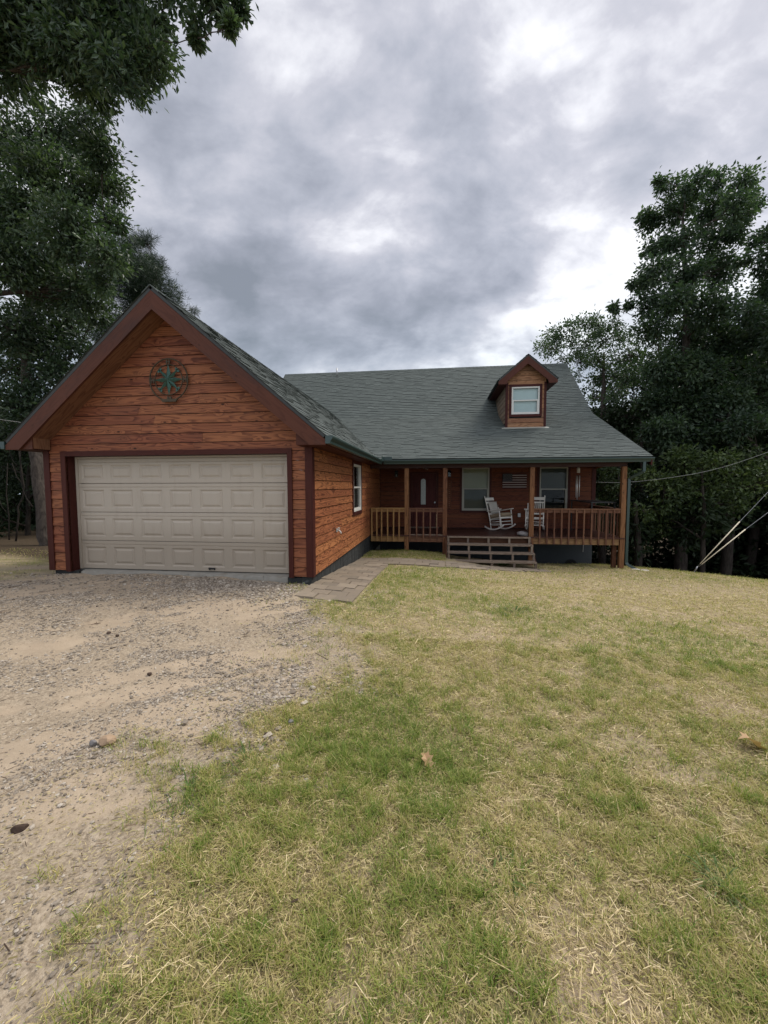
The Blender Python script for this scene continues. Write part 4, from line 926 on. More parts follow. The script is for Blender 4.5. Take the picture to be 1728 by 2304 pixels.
# downspout at the corner post
m = MB()
def dsp(pts, w=.075, d=.055):
    for a, b in zip(pts[:-1], pts[1:]): m.bar(a, b, w, d, up=(0, 1, 0.02))
dsp([(8.12, 5.80, HS - .14), (8.12, 5.80, 2.00), (7.86, 6.10, 1.80), (7.86, 6.10, -.74), (7.90, 6.05, -.80), (8.07, 5.92, -.90)]); part('downspout', m, 'gutter')

# ---------------------------------------------------------------- things on the house and porch
def compass():
    c = (-2.566, -.055, 3.475); root = empty('wall_compass', (c[0], -.03, c[2]))
    tag(root, 'round metal compass rose with green star on garage gable', 'wall decor')
    def bld(n, m, mat): return m.build(n, mat, root, off=True)
    m = MB(); m.torus(c, (1, 0, 0), (0, 0, 1), .365, .013, 56); bld('outer_ring', m, 'bronze')
    m = MB(); m.torus(c, (1, 0, 0), (0, 0, 1), .262, .010, 48); bld('inner_ring', m, 'bronze')
    m = MB()
    for k in range(8):
        a = math.pi / 2 + k * math.pi / 4; lg = .275 if k % 2 == 0 else .25; wd = .042 if k % 2 == 0 else .034
        d = np.array((math.cos(a), 0, math.sin(a))); n = np.array((-math.sin(a), 0, math.cos(a))); C0 = np.array(c) + np.array((0, -.05, 0))
        tip = np.array(c) + d * lg + np.array((0, -.008, 0)); sh = .11
        for s_ in (1, -1):
            w = np.array(c) + d * sh + n * s_ * wd; w[1] += .0
            m.poly([C0, w, tip] if s_ > 0 else [C0, tip, w], None, RNG.random())
    bld('star', m, 'verdigris')
    m = MB()
    for k in range(4):
        a = math.pi / 4 + k * math.pi / 2; d = np.array((math.cos(a), 0, math.sin(a))); n = np.array((-math.sin(a), 0, math.cos(a)))
        b = np.array(c) + d * .235; m.bar(b - n * .045, b + n * .045, .012, .03, up=d); m.bar(b - d * .05, b + d * .03, .012, .03, up=n)
    bld('arrow_feather', m, 'verdigris')
    m = MB()
    for (dx, dz, w, h) in ((-.313, 0, .075, .10), (.313, 0, .075, .10), (0, .313, .085, .08), (0, -.318, .09, .07)):
        m.box((c[0] + dx - w / 2, c[1] - .006, c[2] + dz - h * .12), (c[0] + dx + w / 2, c[1] + .006, c[2] + dz + h * .12)); m.box((c[0] + dx - w * .4, c[1] - .007, c[2] + dz - h / 2), (c[0] + dx - w * .18, c[1] + .007, c[2] + dz + h / 2)); m.box((c[0] + dx + w * .18, c[1] - .007, c[2] + dz - h / 2), (c[0] + dx + w * .4, c[1] + .007, c[2] + dz + h / 2))
    m.hexa([(c[0] - .13, c[1] - .012, c[2] - .385), (c[0] + .13, c[1] - .012, c[2] - .385), (c[0] + .13, c[1] + .012, c[2] - .385), (c[0] - .13, c[1] + .012, c[2] - .385), (c[0] - .16, c[1] - .012, c[2] - .335), (c[0] + .16, c[1] - .012, c[2] - .335), (c[0] + .16, c[1] + .012, c[2] - .335), (c[0] - .16, c[1] + .012, c[2] - .335)])
    bld('point_plate', m, 'bronze')
compass()
def flag():
    x0, x1, z0, z1 = 4.555, 5.405, 1.49, 2.04; root = empty('wall_flag', (x0, YW - .03, z0)); n = 13; h = (z1 - z0) / n
    tag(root, 'wooden American flag with dark canton between the two porch windows', 'wall art')
    yb = YW - .045
    m = MB(); m.box((x0 + .02, yb, z0 + .01), (x1 - .02, yb + .02, z1 - .01)); m.build('backing_board', 'flagred', root, off=True)
    cx = x0 + .345; cz = z1 - 7 * h
    for i in range(n):
        zt = z1 - i * h; a = cx + .003 if i < 7 else x0
        m = MB(); m.box((a, yb - .022, zt - h + .004), (x1, yb - .001, zt - .004)); m.build('stripe', 'flagred' if i % 2 == 0 else 'flagwhite', root, off=True)
    m = MB(); m.box((x0, yb - .024, cz + .003), (cx, yb - .001, z1)); can = m.build('canton', 'flagblue', root, off=True)
    m = MB()
    for r in range(9):
        for q in range(6 if r % 2 == 0 else 5):
            px = x0 + .03 + (q + (0 if r % 2 == 0 else .5)) * .057; pz = z1 - .028 - r * (z1 - cz - .056) / 8
            pts = [(px + (.013 if k % 2 == 0 else .0055) * math.sin(math.pi * k / 5), yb - .0255, pz + (.013 if k % 2 == 0 else .0055) * math.cos(math.pi * k / 5)) for k in range(10)]
            m.poly(pts[::-1])
    m.build('stars', 'flagwhite', can)
flag()
def lantern(x, label):
    root = empty('wall_lantern', (x, YW, 2.06)); tag(root, label, 'lantern', 'lanterns beside the front door')
    m = MB(); m.box((-.05, -.035, -.08), (.05, -.012, .12)); m.tube([(0, -.03, .08), (0, -.09, .11), (0, -.11, .09)], .01, 6); m.build('back_plate', 'darkmetal', root)
    m = MB()
    for (a, b) in ((-1, -1), (1, -1), (1, 1), (-1, 1)): m.box((a * .048 - .006, -.11 + b * .048 - .006, -.11), (a * .048 + .006, -.11 + b * .048 + .006, .055))
    m.box((-.06, -.17, -.125), (.06, -.05, -.11)); m.hexa([(-.07, -.18, .055), (.07, -.18, .055), (.07, -.04, .055), (-.07, -.04, .055), (-.015, -.125, .105), (.015, -.125, .105), (.015, -.095, .105), (-.015, -.095, .105)]); m.build('cage', 'darkmetal', root)
    m = MB(); m.box((-.043, -.153, -.109), (.043, -.067, .054)); m.build('lantern_glass', 'glass', root)
    m = MB(); m.tube([(0, -.11, -.10), (0, -.11, -.02)], .014, 8); m.build('candle_tube', 'white', root)
lantern(.652, 'black wall lantern in the dark porch corner nearest the garage'); lantern(2.63, 'black wall lantern between the front door and the shaded window')
def scroll():
    root = MB(); y = YW - .04
    for k in range(7):
        x = 1.42 + k * .066; pts = [(x + .03 * math.cos(t) * (1 - t / 14), y, 2.31 + .012 * k * (3 - k) * .3 + .045 * math.sin(t)) for t in np.linspace(0, 6.0, 12)]
        root.tube(pts, .0055, 5)
    root.tube([(1.40, y, 2.262), (1.62, y, 2.27), (1.85, y, 2.262)], .007, 5); root.tube([(1.45, y, 2.262), (1.45, YW, 2.262)], .006, 5); root.tube([(1.80, y, 2.262), (1.80, YW, 2.262)], .006, 5)
    tag(root.build('door_scroll', 'steel'), 'small grey scrollwork ornament over the front door', 'ornament')
scroll()
def plaque():
    root = empty('wall_plaque', (2.635, YW, .77)); tag(root, 'tall narrow wooden board hanging just right of the second porch post', 'plaque')
    m = MB(); m.box((-.065, -.045, 0), (.065, -.024, 1.03)); m.build('board', 'siding_porch_shaded', root)
    m = MB(); m.box((-.072, -.052, 0), (-.058, -.022, 1.03)); m.box((.058, -.052, 0), (.072, -.022, 1.03)); m.box((-.058, -.052, 1.016), (.058, -.022, 1.03)); m.box((-.058, -.052, 0), (.058, -.022, .014))
    for k in range(12): m.box((-.03, -.048, .08 + k * .075), (.03, -.044, .115 + k * .075))
    m.build('border', 'rail', root)
plaque()
m = MB(); m.box((5.12, YW - .055, .45), (5.22, YW - .02, .59)); m.hexa([(5.13, YW - .075, .46), (5.21, YW - .075, .46), (5.21, YW - .056, .46), (5.13, YW - .056, .46), (5.13, YW - .066, .58), (5.21, YW - .066, .58), (5.21, YW - .056, .58), (5.13, YW - .056, .58)])
tag(m.build('outlet_box', 'steel'), 'small grey weatherproof outlet on porch wall behind the chairs', 'outlet')
def chime():
    x, y = 7.0, 7.85; root = empty('wind_chime', (x, y, 2.32)); tag(root, 'wind chime with long silver tubes hanging from the porch ceiling', 'wind chime')
    m = MB(); m.tube([(0, 0, 0), (0, 0, -.10)], .003, 5); m.tube([(0, 0, -.09), (-.12, .02, -.02)], .004, 5); m.build('hanger', 'darkmetal', root)
    m = MB(); m.tube([(0, 0, -.10), (0, 0, -.13), (0, 0, -.27), (0, 0, -.285)], [.03, .05, .052, .04], 14); m.build('cap', 'cushion_grey', root)
    m = MB(); m.tube([(0, 0, -.36), (0, 0, -.375)], .07, 14); m.build('disc', 'darkmetal', root)
    for k, L in enumerate((.62, .68, .74, .80, .70)):
        a = k * 2 * math.pi / 5 + .3; p = (.055 * math.cos(a), .055 * math.sin(a))
        m = MB(); m.tube([(p[0], p[1], -.40), (p[0], p[1], -.40 - L)], .0125, 8); m.tube([(p[0], p[1], -.37), (p[0], p[1], -.40)], .002, 4); m.build('tube', 'alum', root)
    m = MB(); m.tube([(0, 0, -.375), (0, 0, -1.22)], .002, 4); m.tube([(0, 0, -.72), (0, 0, -.735)], .03, 10); m.tube([(0, 0, -1.22), (0, 0, -1.23)], .03, 6); m.build('clapper', 'darkmetal', root)
chime()
def rocker(name, loc, rz, label, cushions, sc=1.06, tilt=8):
    root = empty(name, loc, rz); tag(root, label, 'rocking chair', 'white rocking chairs on the porch'); root.scale = (sc,) * 3
    W = .27; ct, stt = math.cos(rad(tilt)), math.sin(rad(tilt))
    R_ = lambda p: (p[0], (p[1] * ct + (p[2]) * stt), (p[2] * ct - p[1] * stt) + .012)    # chair leans back on its rockers
    def T(m, pts, r, n=7): m.tube([R_(p) for p in pts], r, n)
    def Bx(m, p, q, w, h, up=(0, 0, 1)): m.bar(R_(p), R_(q), w, h, up=up)
    for s in (-1, 1):
        m = MB(); pts = []
        for i in range(13):
            a = (i / 12 - .5) * 2 * .50; pts.append((s * W, .05 + 1.0 * math.sin(a) * .90, 1.0 - 1.0 * math.cos(a) + .02))
        for p, q in zip(pts[:-1], pts[1:]): Bx(m, p, q, .032, .042)
        m.build('rocker', 'whitepaint', root)
        m = MB(); T(m, [(s * W, -.24, .05), (s * W, -.245, .35), (s * W, -.25, .655)], [.017, .021, .017]); m.build('front_leg', 'whitepaint', root)
        m = MB(); T(m, [(s * (W - .02), .22, .05), (s * (W - .02), .235, .42), (s * (W - .01), .30, .80), (s * W, .37, 1.155), (s * W, .375, 1.19)], [.017, .021, .020, .017, .012]); m.build('back_post', 'whitepaint', root)
        m = MB(); Bx(m, (s * (W + .01), -.32, .672), (s * (W + .01), .27, .65), .085, .026); m.build('arm', 'whitepaint', root)
        m = MB()
        for z in (.16, .27): T(m, [(s * W, -.24, z), (s * (W - .02), .225, z)], .011)
        m.build('side_rung', 'whitepaint', root)
    m = MB()
    for z in (.15, .26): T(m, [(-W, -.242, z), (W, -.242, z)], .012)
    T(m, [(-W, .225, .2), (W, .225, .2)], .011); m.build('cross_rung', 'whitepaint', root)
    m = MB()
    Bx(m, (-W, -.25, .385), (W, -.25, .385), .05, .04); Bx(m, (-W + .02, .23, .36), (W - .02, .23, .36), .05, .04)
    for k in range(8):
        x = -W + .035 + k * (2 * W - .07) / 7; Bx(m, (x, -.27, .405), (x, .24, .375), .048, .016)
    m.build('seat', 'whitepaint', root)
    m = MB(); Bx(m, (-W, .355, 1.075), (W, .355, 1.075), .026, .10, up=(0, .18, 1)); Bx(m, (-W + .01, .330, .945), (W - .01, .330, .945), .026, .045, up=(0, .18, 1)); Bx(m, (-W + .01, .255, .55), (W - .01, .255, .55), .026, .045, up=(0, .18, 1)); m.build('back_rail', 'whitepaint', root)
    if not cushions:
        for k in range(8):
            x = -W + .06 + k * (2 * W - .12) / 7; m = MB(); Bx(m, (x, .258, .57), (x, .330, .925), .024, .012, up=(0, -1, .2)); m.build('slat', 'whitepaint', root)
    else:
        def pad(nm, mat, c, ux, uy, uz, hx, hy, hz):
            c, ux, uy, uz = [np.array(v, float) for v in (c, ux, uy, uz)]; m = MB(); n = 10; g = []
            for i in range(n + 1):
                for j in range(n + 1):
                    a, b = i / n * 2 - 1, j / n * 2 - 1
                    e = (max(0, 1 - abs(a) ** 6) * max(0, 1 - abs(b) ** 6)) ** .35; g.append((a, b, e))
            idx = {}
            for sgn in (1, -1):
                for k, (a, b, e) in enumerate(g):
                    idx[(sgn, k)] = len(m.v); m.v.append(R_(tuple(c + ux * hx * a * (.96 + .04 * e) + uy * hy * b * (.96 + .04 * e) + uz * hz * e * sgn)))
                for i in range(n):
                    for j in range(n):
                        q = [idx[(sgn, i * (n + 1) + j)], idx[(sgn, (i + 1) * (n + 1) + j)], idx[(sgn, (i + 1) * (n + 1) + j + 1)], idx[(sgn, i * (n + 1) + j + 1)]]
                        m.f.append(tuple(q if sgn > 0 else q[::-1])); m.uv += [(0, 0)] * 4; m.r.append(.5); m.mi.append(0); m.sm.append(True)
            m.build(nm, mat, root)
        pad('seat_cushion', 'cushion', (0, -.02, .475), (1, 0, 0), (0, 1, -.06), (0, .06, 1), .275, .30, .075)
        pad('back_cushion', 'cushion_grey', (0, .265, .77), (1, 0, 0), (0, .19, .98), (0, -.98, .19), .20, .225, .035)
    return root
rocker('rocking_chair', (4.47, 7.95, .022), rad(37), 'white rocking chair with beige cushions facing right at top of stairs', True)
rocker('rocking_chair', (5.62, 7.95, .022), rad(-17), 'white slat back rocking chair without cushions behind the third post', False, tilt=6)
def side_table():
    root = empty('porch_table', (7.2, 7.2, .02)); tag(root, 'low dark table at right end of porch behind the railing', 'table')
    m = MB(); m.box((-.30, -.85, 1.035), (.44, 1.10, 1.068)); m.build('tabletop', 'darkmetal', root)
    for a in (-.26, .40):
        for b in (-.8, 1.05): m = MB(); m.box((a - .018, b - .018, 0), (a + .018, b + .018, 1.034)); m.build('leg', 'darkmetal', root)
side_table()

def lump(name, mat, loc, sx, sy, sz, seed, label, cat, group=None, rz=0.0, sub=2, rough=.22):
    import bmesh
    bm = bmesh.new(); bmesh.ops.create_icosphere(bm, subdivisions=sub, radius=1.0); rg = np.random.default_rng(seed); pl = [(rg.normal(size=3), rg.uniform(.55, .95)) for _ in range(9)]
    for v in bm.verts:
        p = np.array(v.co)
        for n, d in pl:
            n = n / np.linalg.norm(n); k = p @ n
            if k > d: p = p - n * (k - d)
        p *= 1 + rough * .3 * (rg.random() - .5); v.co = (p[0] * sx, p[1] * sy, p[2] * sz)
    me = bpy.data.meshes.new(name); bm.to_mesh(me); bm.free(); me.materials.append(MAT[mat])
    a = me.attributes.new('rnd', 'FLOAT', 'FACE'); a.data.foreach_set('value', rg.random(len(me.polygons)).astype(np.float32) * .5 + .25)
    o = link(name, me); o.location = loc; o.rotation_euler = (0, 0, rz); return tag(o, label, cat, group)
lump('porch_rock', 'greyrock', (4.86, 6.22, .02 + .07), .19, .13, .10, 3, 'grey rock resting on the porch floor beside the third post', 'rock')
gzf = lambda x, y: float(H(np.array([x]), np.array([y]))[0])
lump('rock', 'rock', (.06, -4.50, gzf(.06, -4.5) + .022), .055, .045, .038, 7, 'tan brown rock lying on the gravel drive', 'rock', rz=.4)
lump('stone', 'greyrock', (-.015, -4.52, gzf(-.015, -4.52) + .012), .028, .022, .026, 12, 'small grey stone leaning against the tan rock', 'stone')
lump('dirt_clod', 'clod', (.155, -5.125, gzf(.155, -5.125) + .012), .040, .026, .020, 15, 'dark brown clod on sand near the lower left grass tufts', 'clod', rz=.5)
lump('splash_stone', 'palestone', (8.03, 5.88, gzf(8.03, 5.88) + .015), .13, .07, .03, 21, 'pale flat stone right under the downspout outlet', 'stone', 'pale stones below the downspout', rz=-.5)
lump('splash_stone', 'palestone', (8.24, 5.78, gzf(8.24, 5.78) + .012), .13, .06, .025, 22, 'pale flat stone on the outer side of the stone under the downspout', 'stone', 'pale stones below the downspout', rz=-.1)
for i, (x, y, s, lb) in enumerate(((-.38, -3.55, .020, 'dark stone in the middle of the gravel drive'), (1.12, -4.06, .026, 'grey stone at grass edge in the gravel spill'), (-1.50, -2.75, .024, 'dark stone lying on sandy tyre track'), (-1.35, -2.80, .018, 'smaller dark stone beside the one on the tyre track'), (1.02, -4.25, .020, 'dark round stone among gravel at the grass edge'))):
    lump('stone', 'greyrock' if i in (1,) else 'clod', (x, y, gzf(x, y) + s * .5), s * 1.2, s, s * .8, 30 + i, lb, 'stone', rz=i)
def dead_leaf(loc, s, rz, label):
    m = MB(); rg = random.Random(int(loc[0] * 100)); out = [(0, -.5), (.14, -.32), (.34, -.28), (.22, -.08), (.42, .06), (.22, .16), (.28, .36), (.1, .36), (0, .58), (-.1, .36), (-.28, .36), (-.22, .16), (-.42, .06), (-.22, -.08), (-.34, -.28), (-.14, -.32)]
    P = lambda x, y: (x * s, y * s, (abs(x) * .55 + .18 * math.sin(y * 5)) * s * .8 + .008)
    for i in range(len(out)):
        a, b = out[i], out[(i + 1) % len(out)]; m.poly([P(0, a[1] * .8), P(*a), P(*b), P(0, b[1] * .8)], None, rg.random(), 0, True)
    o = m.build('dead_leaf', 'deadleaf'); o.location = loc; o.rotation_euler = (.15, .1, rz); tag(o, label, 'leaf', 'fallen leaves on the lawn'); return o
dead_leaf((2.10, -4.37, gzf(2.1, -4.37) + .03), .105, .6, 'curled tan fallen leaf on the green patch of lawn')
dead_leaf((4.25, -3.86, gzf(4.25, -3.86) + .03), .17, 1.6, 'large brown fallen leaf among straw by the right edge')
# cables and guy wires
def sag(pts, r, name, mat, label, cat, n=4):
    m = MB(); P = [np.array(p, float) for p in pts]; out = []
    for i in range(len(P) - 1):
        p0, p1, p2, p3 = P[max(i - 1, 0)], P[i], P[i + 1], P[min(i + 2, len(P) - 1)]
        for t in np.linspace(0, 1, 8, endpoint=False): out.append(.5 * ((2 * p1) + (-p0 + p2) * t + (2 * p0 - 5 * p1 + 4 * p2 - p3) * t * t + (-p0 + 3 * p1 - 3 * p2 + p3) * t ** 3))
    out.append(P[-1]); m.tube(out, r, 6); return tag(m.build(name, mat), label, cat)
sag([(7.72, 9.32, 1.74), (8.08, 9.23, 1.72), (9.13, 9.07, 1.72), (10.39, 8.93, 1.86), (11.77, 8.83, 2.13), (13.38, 8.77, 2.69), (18, 8.6, 4.6)], .0055, 'utility_cable', 'cable', 'pale sagging cable running from the house side past the trees', 'cable')
sag([(-5.60, 5.0, 2.95), (-7.55, 1.37, 3.10), (-10.0, -3.2, 3.5)], .0055, 'utility_cable', 'cable', 'thin cable crossing behind the left garage eave', 'cable')
def guys():
    A = np.array((10.40, 7.32, -1.40)); I = np.array((10.60, 7.36, -1.04))
    a1 = np.array((11.95, 7.63, .41)); a2 = np.array((12.86, 7.81, 1.37)); b1 = np.array((12.14, 7.64, .16)); b2 = np.array((12.87, 7.77, .71))
    for (p, q, lb, an) in ((a1, a2, 'steeper of the two guy wires with pale yellow guard', True), (b1, b2, 'shallower of the two guy wires with pale yellow guard', False)):
        root = empty('guy_wire', tuple(A)); tag(root, lb, 'guy wire', 'guy wires staked at the lawn edge'); d = (q - p) / np.linalg.norm(q - p)
        s = I if an else I + np.array((.03, -.01, -.005))
        m = MB(); m.tube([s, p + d * .05, q, q + d * 7], .006, 6); m.build('wire', 'steel', root, off=True)
        m = MB(); m.tube([s + (p - s) * .06, s + (p - s) * .5, p], [.013, .017, .019], 8); m.build('guard', 'yellow', root, off=True)
        if an:
            m = MB(); m.tube([A, I], .008, 6); m.tube([I - (I - A) * .35, I], .022, 8); m.build('anchor_rod', 'steel', root, off=True)
guys()

# ---------------------------------------------------------------- trees
def leaf_arrays(cent, tips_n, size, rng, aspect=.5, droop=.35, up=.6, fold=.18):
    """one rhombic folded leaf per centre; tips_n: preferred tip directions (n,3)"""
    n = len(cent); d = tips_n + rng.normal(size=(n, 3)) * .75; d[:, 2] -= droop; d /= np.linalg.norm(d, axis=1)[:, None] + 1e-9
    nr = rng.normal(size=(n, 3)) * .8; nr[:, 2] += up; s = np.cross(d, nr); s /= np.linalg.norm(s, axis=1)[:, None] + 1e-9; nn = np.cross(s, d)
    L = (size * rng.uniform(.65, 1.3, n))[:, None]; w = L * aspect * rng.uniform(.7, 1.15, n)[:, None]
    V = np.empty((n, 4, 3)); V[:, 0] = cent; V[:, 1] = cent + d * L * .55 + s * w * .5 + nn * L * fold * .5; V[:, 2] = cent + d * L; V[:, 3] = cent + d * L * .50 - s * w * .5 + nn * L * fold * .5
    return V.reshape(-1, 3), np.arange(n * 4).reshape(n, 4)
def make_tree(name, label, trunk, blobs, seed, leaf='oakleaf', size=.13, per=34, sub=.42, dens=1.0, barkm='bark', group=None, aspect=.5, needle=False, twig=True, clr=(0.0, 1.0), limb_r=.34):
    rng = np.random.default_rng(seed); root = empty(name, tuple(trunk[0][:3])); tag(root, label, 'tree', group)
    tr = MB(); tp = [np.array(t[:3], float) for t in trunk]; trr = [t[3] for t in trunk]
    P, R_ = [], []
    for i in range(len(tp) - 1):
        for t in np.linspace(0, 1, 6, endpoint=False):
            P.append(tp[i] + (tp[i + 1] - tp[i]) * t + rng.normal(size=3) * trr[i] * .10); R_.append(trr[i] + (trr[i + 1] - trr[i]) * t)
    P.append(tp[-1]); R_.append(trr[-1]); tr.tube(P, R_, 9); P = np.array(P)
    cents, dirs, cl = [], [], []
    nodes = list(P); nr = list(R_)
    for (bx, by, bz, br) in sorted(blobs, key=lambda b: min(np.linalg.norm(P - np.array(b[:3]), axis=1))):
        b = np.array((bx, by, bz)); N_ = np.array(nodes); dd = np.linalg.norm(N_ - b, axis=1) + np.maximum(0, N_[:, 2] - b[2] + .25 * np.hypot(N_[:, 0] - bx, N_[:, 1] - by)) * 2.0
        j = int(np.argmin(dd)); a = N_[j]; L = np.linalg.norm(b - a)
        r0 = max(.012, min(nr[j] * .6, .02 + limb_r * .07 * L)); mid = a + (b - a) * .5 + np.array((0, 0, .10 * L)) + rng.normal(size=3) * .07 * L
        pts = [a * (1 - t) ** 2 + mid * 2 * t * (1 - t) + b * t * t for t in np.linspace(0, 1, 7)]
        pts = [p + rng.normal(size=3) * .015 * L * (0 < i < 6) for i, p in enumerate(pts)]
        rs = list(np.linspace(r0, max(.008, r0 * .35), 7)); tr.tube(pts, rs, 6); nodes += pts[1:]; nr += rs[1:]
        ns = max(2, int(dens * 4.6 * (br / sub) ** 2.1 * .55))
        u = rng.normal(size=(ns, 3)); u /= np.linalg.norm(u, axis=1)[:, None]; q = b + u * (max(br - .22 * sub, .55 * br) * rng.uniform(.15, 1.0, ns) ** .55)[:, None] * np.array((1, 1, .92))
        for c in q:
            k = rng.integers(3, 7); a2 = pts[k]
            if twig: tr.tube([a2, (a2 + c) / 2 + rng.normal(size=3) * .05 * br, c], [.010 + .012 * br, .009, .005], 4, caps=False)
            o_ = c - b; o_ = o_ / (np.linalg.norm(o_) + 1e-6); m = int(per * rng.uniform(.6, 1.35)); sr = min(sub, .75 * br) * rng.uniform(.6, 1.15)
            e = rng.normal(size=(m, 3)) * sr * .46 * np.array((1, 1, .72)); cents.append(c + e); dirs.append(e / (np.linalg.norm(e, axis=1)[:, None] + 1e-6) * .9 + o_ * .4); cl.append(np.clip(rng.normal(.5, .16) + rng.normal(size=m) * .16, 0, 1))
    cents = np.concatenate(cents); dirs = np.concatenate(dirs); cl = clr[0] + (clr[1] - clr[0]) * np.concatenate(cl)
    tr.build('trunk', barkm, root, off=True)
    if needle:
        k = 9; cents = np.repeat(cents, k, 0); dirs = rng.normal(size=cents.shape) + np.repeat(dirs, k, 0) * .6; cl = np.repeat(cl, k)
        V, F = leaf_arrays(cents, dirs, size, rng, .055, .0, .2, 0)
    else: V, F = leaf_arrays(cents, dirs, size, rng, aspect)
    o = arr_mesh('crown', V, F, leaf, cl, root, True); return root
OAK_A=[(-6.02,0.88,10.94,0.80),(-4.72,0.75,10.45,0.77),(-4.24,1.45,11.22,0.74),(-3.52,0.99,10.13,0.48),(-4.07,0.71,9.60,0.53),(-5.62,1.23,10.31,0.65),(-5.04,2.40,11.13,0.42),(-5.51,2.07,10.59,0.39),(-7.40,1.78,11.08,0.60),(-3.36,1.20,10.90,0.32),(-6.92,1.40,11.45,0.76),(-5.75,1.05,11.75,0.90),(-4.25,1.02,11.57,0.87),(-2.86,1.07,11.57,0.52),(-7.02,0.69,10.71,1.06)]
OAK_A2=[(-2.27,1.15,10.94,0.29),(-2.41,1.05,10.48,0.22),(-2.50,1.00,10.15,0.12),(-1.92,1.11,10.80,0.26),(-1.63,0.73,9.98,0.13),(-1.51,0.84,10.36,0.16),(-2.19,1.00,11.31,0.51)]
OAK_B=[(-9.65,3.53,11.00,0.86),(-8.58,4.00,11.62,0.76),(-7.76,4.21,12.12,0.48),(-5.77,2.37,9.51,0.51),(-8.13,3.35,9.90,0.96),(-6.93,3.65,9.72,0.67),(-8.83,2.95,8.90,0.82),(-6.82,2.35,7.81,0.92),(-6.26,3.18,8.49,0.42),(-5.73,2.23,7.09,0.51),(-9.12,3.88,7.69,1.03),(-7.89,3.83,7.09,0.76),(-9.15,2.92,7.44,0.83),(-6.09,2.67,6.66,0.36),(-11.10,3.69,9.83,1.53)]
OAK_C=[(-10.75,4.71,6.66,1.06),(-9.91,5.47,6.98,0.89),(-11.81,5.05,5.49,0.88),(-9.78,4.61,5.15,0.77),(-8.32,4.72,6.80,0.47),(-9.25,4.91,5.90,0.64),(-10.31,4.33,4.28,0.69),(-10.43,3.90,6.26,0.79),(-10.59,4.02,3.96,0.81),(-10.80,5.14,5.90,0.88)]
PINE=[(-9.87,8.32,9.81,0.81),(-8.99,8.43,9.64,0.71),(-9.29,9.78,9.38,0.46),(-10.75,8.83,10.66,0.66),(-10.16,9.62,12.04,0.30),(-10.47,9.42,11.94,0.23),(-10.13,8.96,8.99,0.93),(-12.35,10.24,8.68,1.01),(-8.34,8.82,8.64,0.25),(-8.08,9.40,9.02,0.19),(-10.34,8.74,11.28,0.47),(-10.08,9.81,11.12,0.46)]
UND_L=[(-13.31,6.12,3.79,0.81),(-12.83,6.30,3.16,0.66),(-14.47,6.83,2.38,0.86),(-12.11,6.28,2.50,0.49),(-13.73,6.46,1.02,0.67),(-13.58,7.15,0.64,0.53),(-13.88,5.65,3.11,1.42),(-13.62,5.45,0.74,1.10),(-11.44,6.12,1.52,0.64),(-11.78,7.27,3.24,1.21)]
TALL=[(13.06,14.69,15.76,0.52),(11.96,13.29,15.12,0.27),(13.70,13.82,15.16,0.54),(12.86,13.17,14.53,0.35),(15.06,14.44,15.66,0.46),(14.97,13.02,14.63,0.51),(17.13,15.48,15.56,0.43),(15.84,16.05,17.13,0.25),(12.70,15.68,14.77,0.60),(13.48,15.07,14.79,0.82),(15.40,16.09,15.38,0.90),(14.58,12.80,13.21,0.73),(16.06,13.92,14.07,0.36),(12.42,15.70,15.10,0.45),(12.50,14.97,13.13,0.54),(13.15,13.85,12.80,0.73),(15.87,16.00,13.94,0.95),(16.28,14.99,13.58,0.57),(12.10,14.95,11.45,0.44),(10.71,13.01,10.51,0.27),(9.94,12.51,9.42,0.33),(10.76,13.46,9.83,0.20),(11.50,12.62,10.78,0.70),(13.28,13.68,11.28,0.87),(16.02,15.98,12.27,1.01),(11.67,13.21,9.76,0.68),(12.13,12.20,9.29,0.81),(13.65,12.50,9.16,0.94),(11.31,12.54,8.29,0.70),(13.90,14.90,8.75,1.07),(14.70,13.60,8.07,1.00),(12.24,12.96,6.83,0.90),(13.26,12.45,6.47,0.95),(16.49,15.79,7.47,0.91),(12.31,13.31,5.40,1.01),(13.41,12.73,4.98,0.97),(14.39,12.39,5.15,0.95),(11.83,11.96,3.86,0.86),(13.60,12.55,3.73,0.97)]
EDGE=[(15.66,12.83,12.08,0.43),(14.96,11.43,11.53,0.39),(14.68,11.05,10.44,0.47),(15.23,12.22,10.48,0.41),(14.21,11.51,10.57,0.28),(16.47,13.58,9.98,0.62),(14.23,11.06,8.36,0.63),(15.90,12.26,8.28,0.75),(15.28,12.74,7.74,0.78),(15.34,11.77,6.36,0.74),(15.86,13.21,5.89,0.89),(15.57,11.86,4.60,0.83),(14.16,11.05,3.86,0.72),(16.22,12.14,10.29,0.98),(15.46,10.96,7.49,1.08),(16.23,12.25,11.53,0.66)]
FORK=[(8.04,15.00,9.14,0.31),(8.07,16.97,9.50,0.25),(8.37,16.82,9.22,0.40),(7.67,15.69,8.74,0.25),(8.51,14.42,9.29,0.32),(8.24,15.05,9.23,0.20),(9.36,15.19,9.66,0.35),(10.13,15.19,9.69,0.38),(10.76,15.34,9.72,0.33),(10.48,17.25,9.83,0.53),(10.45,14.98,8.89,0.48),(8.77,14.46,8.52,0.38),(12.45,17.68,9.85,0.36),(12.25,16.48,8.55,0.49),(10.17,17.49,8.52,0.45),(10.37,15.71,8.14,0.38),(11.76,17.43,8.52,0.31),(10.89,16.51,7.69,0.35),(9.96,16.80,7.63,0.22),(10.57,16.72,7.24,0.31),(11.53,16.09,7.38,0.42),(11.54,14.85,6.97,0.40),(10.95,15.07,5.97,0.32),(12.31,17.31,6.90,0.36),(11.19,17.22,6.47,0.20),(10.69,17.22,6.40,0.18),(12.13,15.71,7.66,0.33),(9.04,16.33,8.56,0.22),(9.70,16.86,8.70,0.26)]
